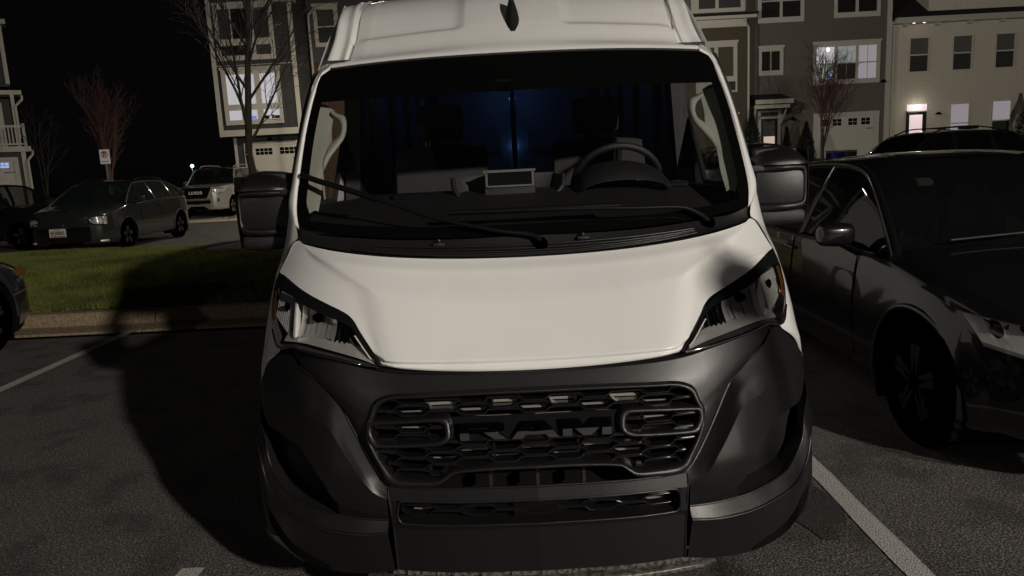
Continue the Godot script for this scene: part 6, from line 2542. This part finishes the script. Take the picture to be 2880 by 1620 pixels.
	# --- slate car whose rounded front corner shows at the kerb
	var G := {"L": 4.6, "W": 1.84, "H": 1.5, "oh": .9, "wb": 2.7, "wr": .33, "a0": 1.2, "a1": 2.0, "c1": 3.3, "c0": 4.1, "nose": .66, "hood": .84, "cowl": .99, "belt": .97, "deck": 1.05, "clear": .16, "roofw": .70, "paint": carpaint.call(.022, .025, .032), "glass": M.cglass, "pillars": [2.5], "handles": [2.6, 3.5], "seams": [1.55, 2.55, 3.45], "rim": rimd}
	var g := car("slate_car", "slate-grey car with amber corner lamp pulled up to the kerb", Vector3(-5.90, 0, -3.25), PI, G)
	headlamp(g, [Vector3(.40, .70, .04), Vector3(.85, .74, .42), Vector3(.86, .64, .38), Vector3(.44, .58, .02)], G.L, M.lens)
	for s in [-1.0, 1.0]:
		var am := MB.new()
		am.rbox(Vector3(.86 * s, .70, G.L * .5 - .36), Vector3(.05, .075, .14), .02, Basis(Vector3.UP, .45 * s))
		part("corner_lamp", am, mat(.10, .045, .012, .3), g)
		var sm := MB.new()
		sm.tube([Vector3(.93 * s * .985, .50, G.L * .5 - .55), Vector3(.875 * s, .52, G.L * .5 - .30), Vector3(.80 * s, .52, G.L * .5 - .16)], .004, 5)
		part("bumper_seam", sm, M.alu, g)

func everything_else():
	houses()
	plants()
	cars()

func _ready():
	var cam := Camera3D.new()
	cam.name = "camera"
	add_child(cam)
	cam.position = Vector3(-0.03116, 1.55476, 2.18733)
	cam.basis = Basis(Vector3.UP, 0.0086304) * Basis(Vector3.RIGHT, -0.1691658) * Basis(Vector3.BACK, -0.0501735)
	cam.fov = rad_to_deg(2.0 * atan(810.0 / 2089.74))
	cam.near = 0.05
	cam.far = 400.0
	cam.current = true
	var we := WorldEnvironment.new()
	we.name = "night_air"
	var env := Environment.new()
	env.background_mode = Environment.BG_SKY
	var sm := ProceduralSkyMaterial.new()
	sm.sky_top_color = Color(0.0030, 0.0030, 0.0036).linear_to_srgb()
	sm.sky_horizon_color = Color(0.0022, 0.0021, 0.0022).linear_to_srgb()
	sm.ground_bottom_color = Color(0.002, 0.002, 0.002).linear_to_srgb()
	sm.ground_horizon_color = Color(0.002, 0.002, 0.002).linear_to_srgb()
	sm.sun_angle_max = 1.0
	var sky := Sky.new()
	sky.sky_material = sm
	env.sky = sky
	env.background_energy_multiplier = 0.6
	env.ambient_light_source = Environment.AMBIENT_SOURCE_SKY
	env.tonemap_mode = Environment.TONE_MAPPER_LINEAR
	env.tonemap_exposure = 1.0
	env.sdfgi_enabled = true
	env.ssao_enabled = true
	env.ssil_enabled = true
	we.environment = env
	add_child(we)
	make_materials()
	pole_lamp("lot_lamp", "tall pole lamp over the open end of the parking lot", Vector3(10.2, 0, 13.2), 7.2, -2.5, 285.0, Color(1.0, .92, .82), -1.0, 0.0, .26)
	pole_lamp("lot_lamp", "pole lamp far off at the other end of the lot", Vector3(-15.0, 0, 17.0), 8.8, 2.4, 20.0, Color(1.0, .95, .88), -1.0, 0.0, .20)
	pole_lamp("unseen_street_lamp", "unseen added street lamp to light the grey bay house across the street", Vector3(-3.2, 0, -24.4), 6.2, -2.28, 34.0, Color(1.0, .90, .74), 1.2, 88.0)  # added lamp hidden behind the van, brightens the grey house
	pole_lamp("unseen_street_lamp", "unseen added street lamp that lights the lawn strip from its far edge", Vector3(-2.6, 0, -14.4), 6.2, -1.886, 15.0, Color(1.0, .93, .80), 1.0, 64.0)  # added lamp out of view; its cone keeps the fill on the lawn
	pole_lamp("unseen_street_lamp", "unseen added street lamp to light the brown and cream houses", Vector3(4.0, 0, -24.6), 6.2, 2.10, 22.0, Color(1.0, .92, .80), .35, 80.0)  # added lamp out of view, put in to brighten these house fronts
	setting()
	build_van()
	everything_else()
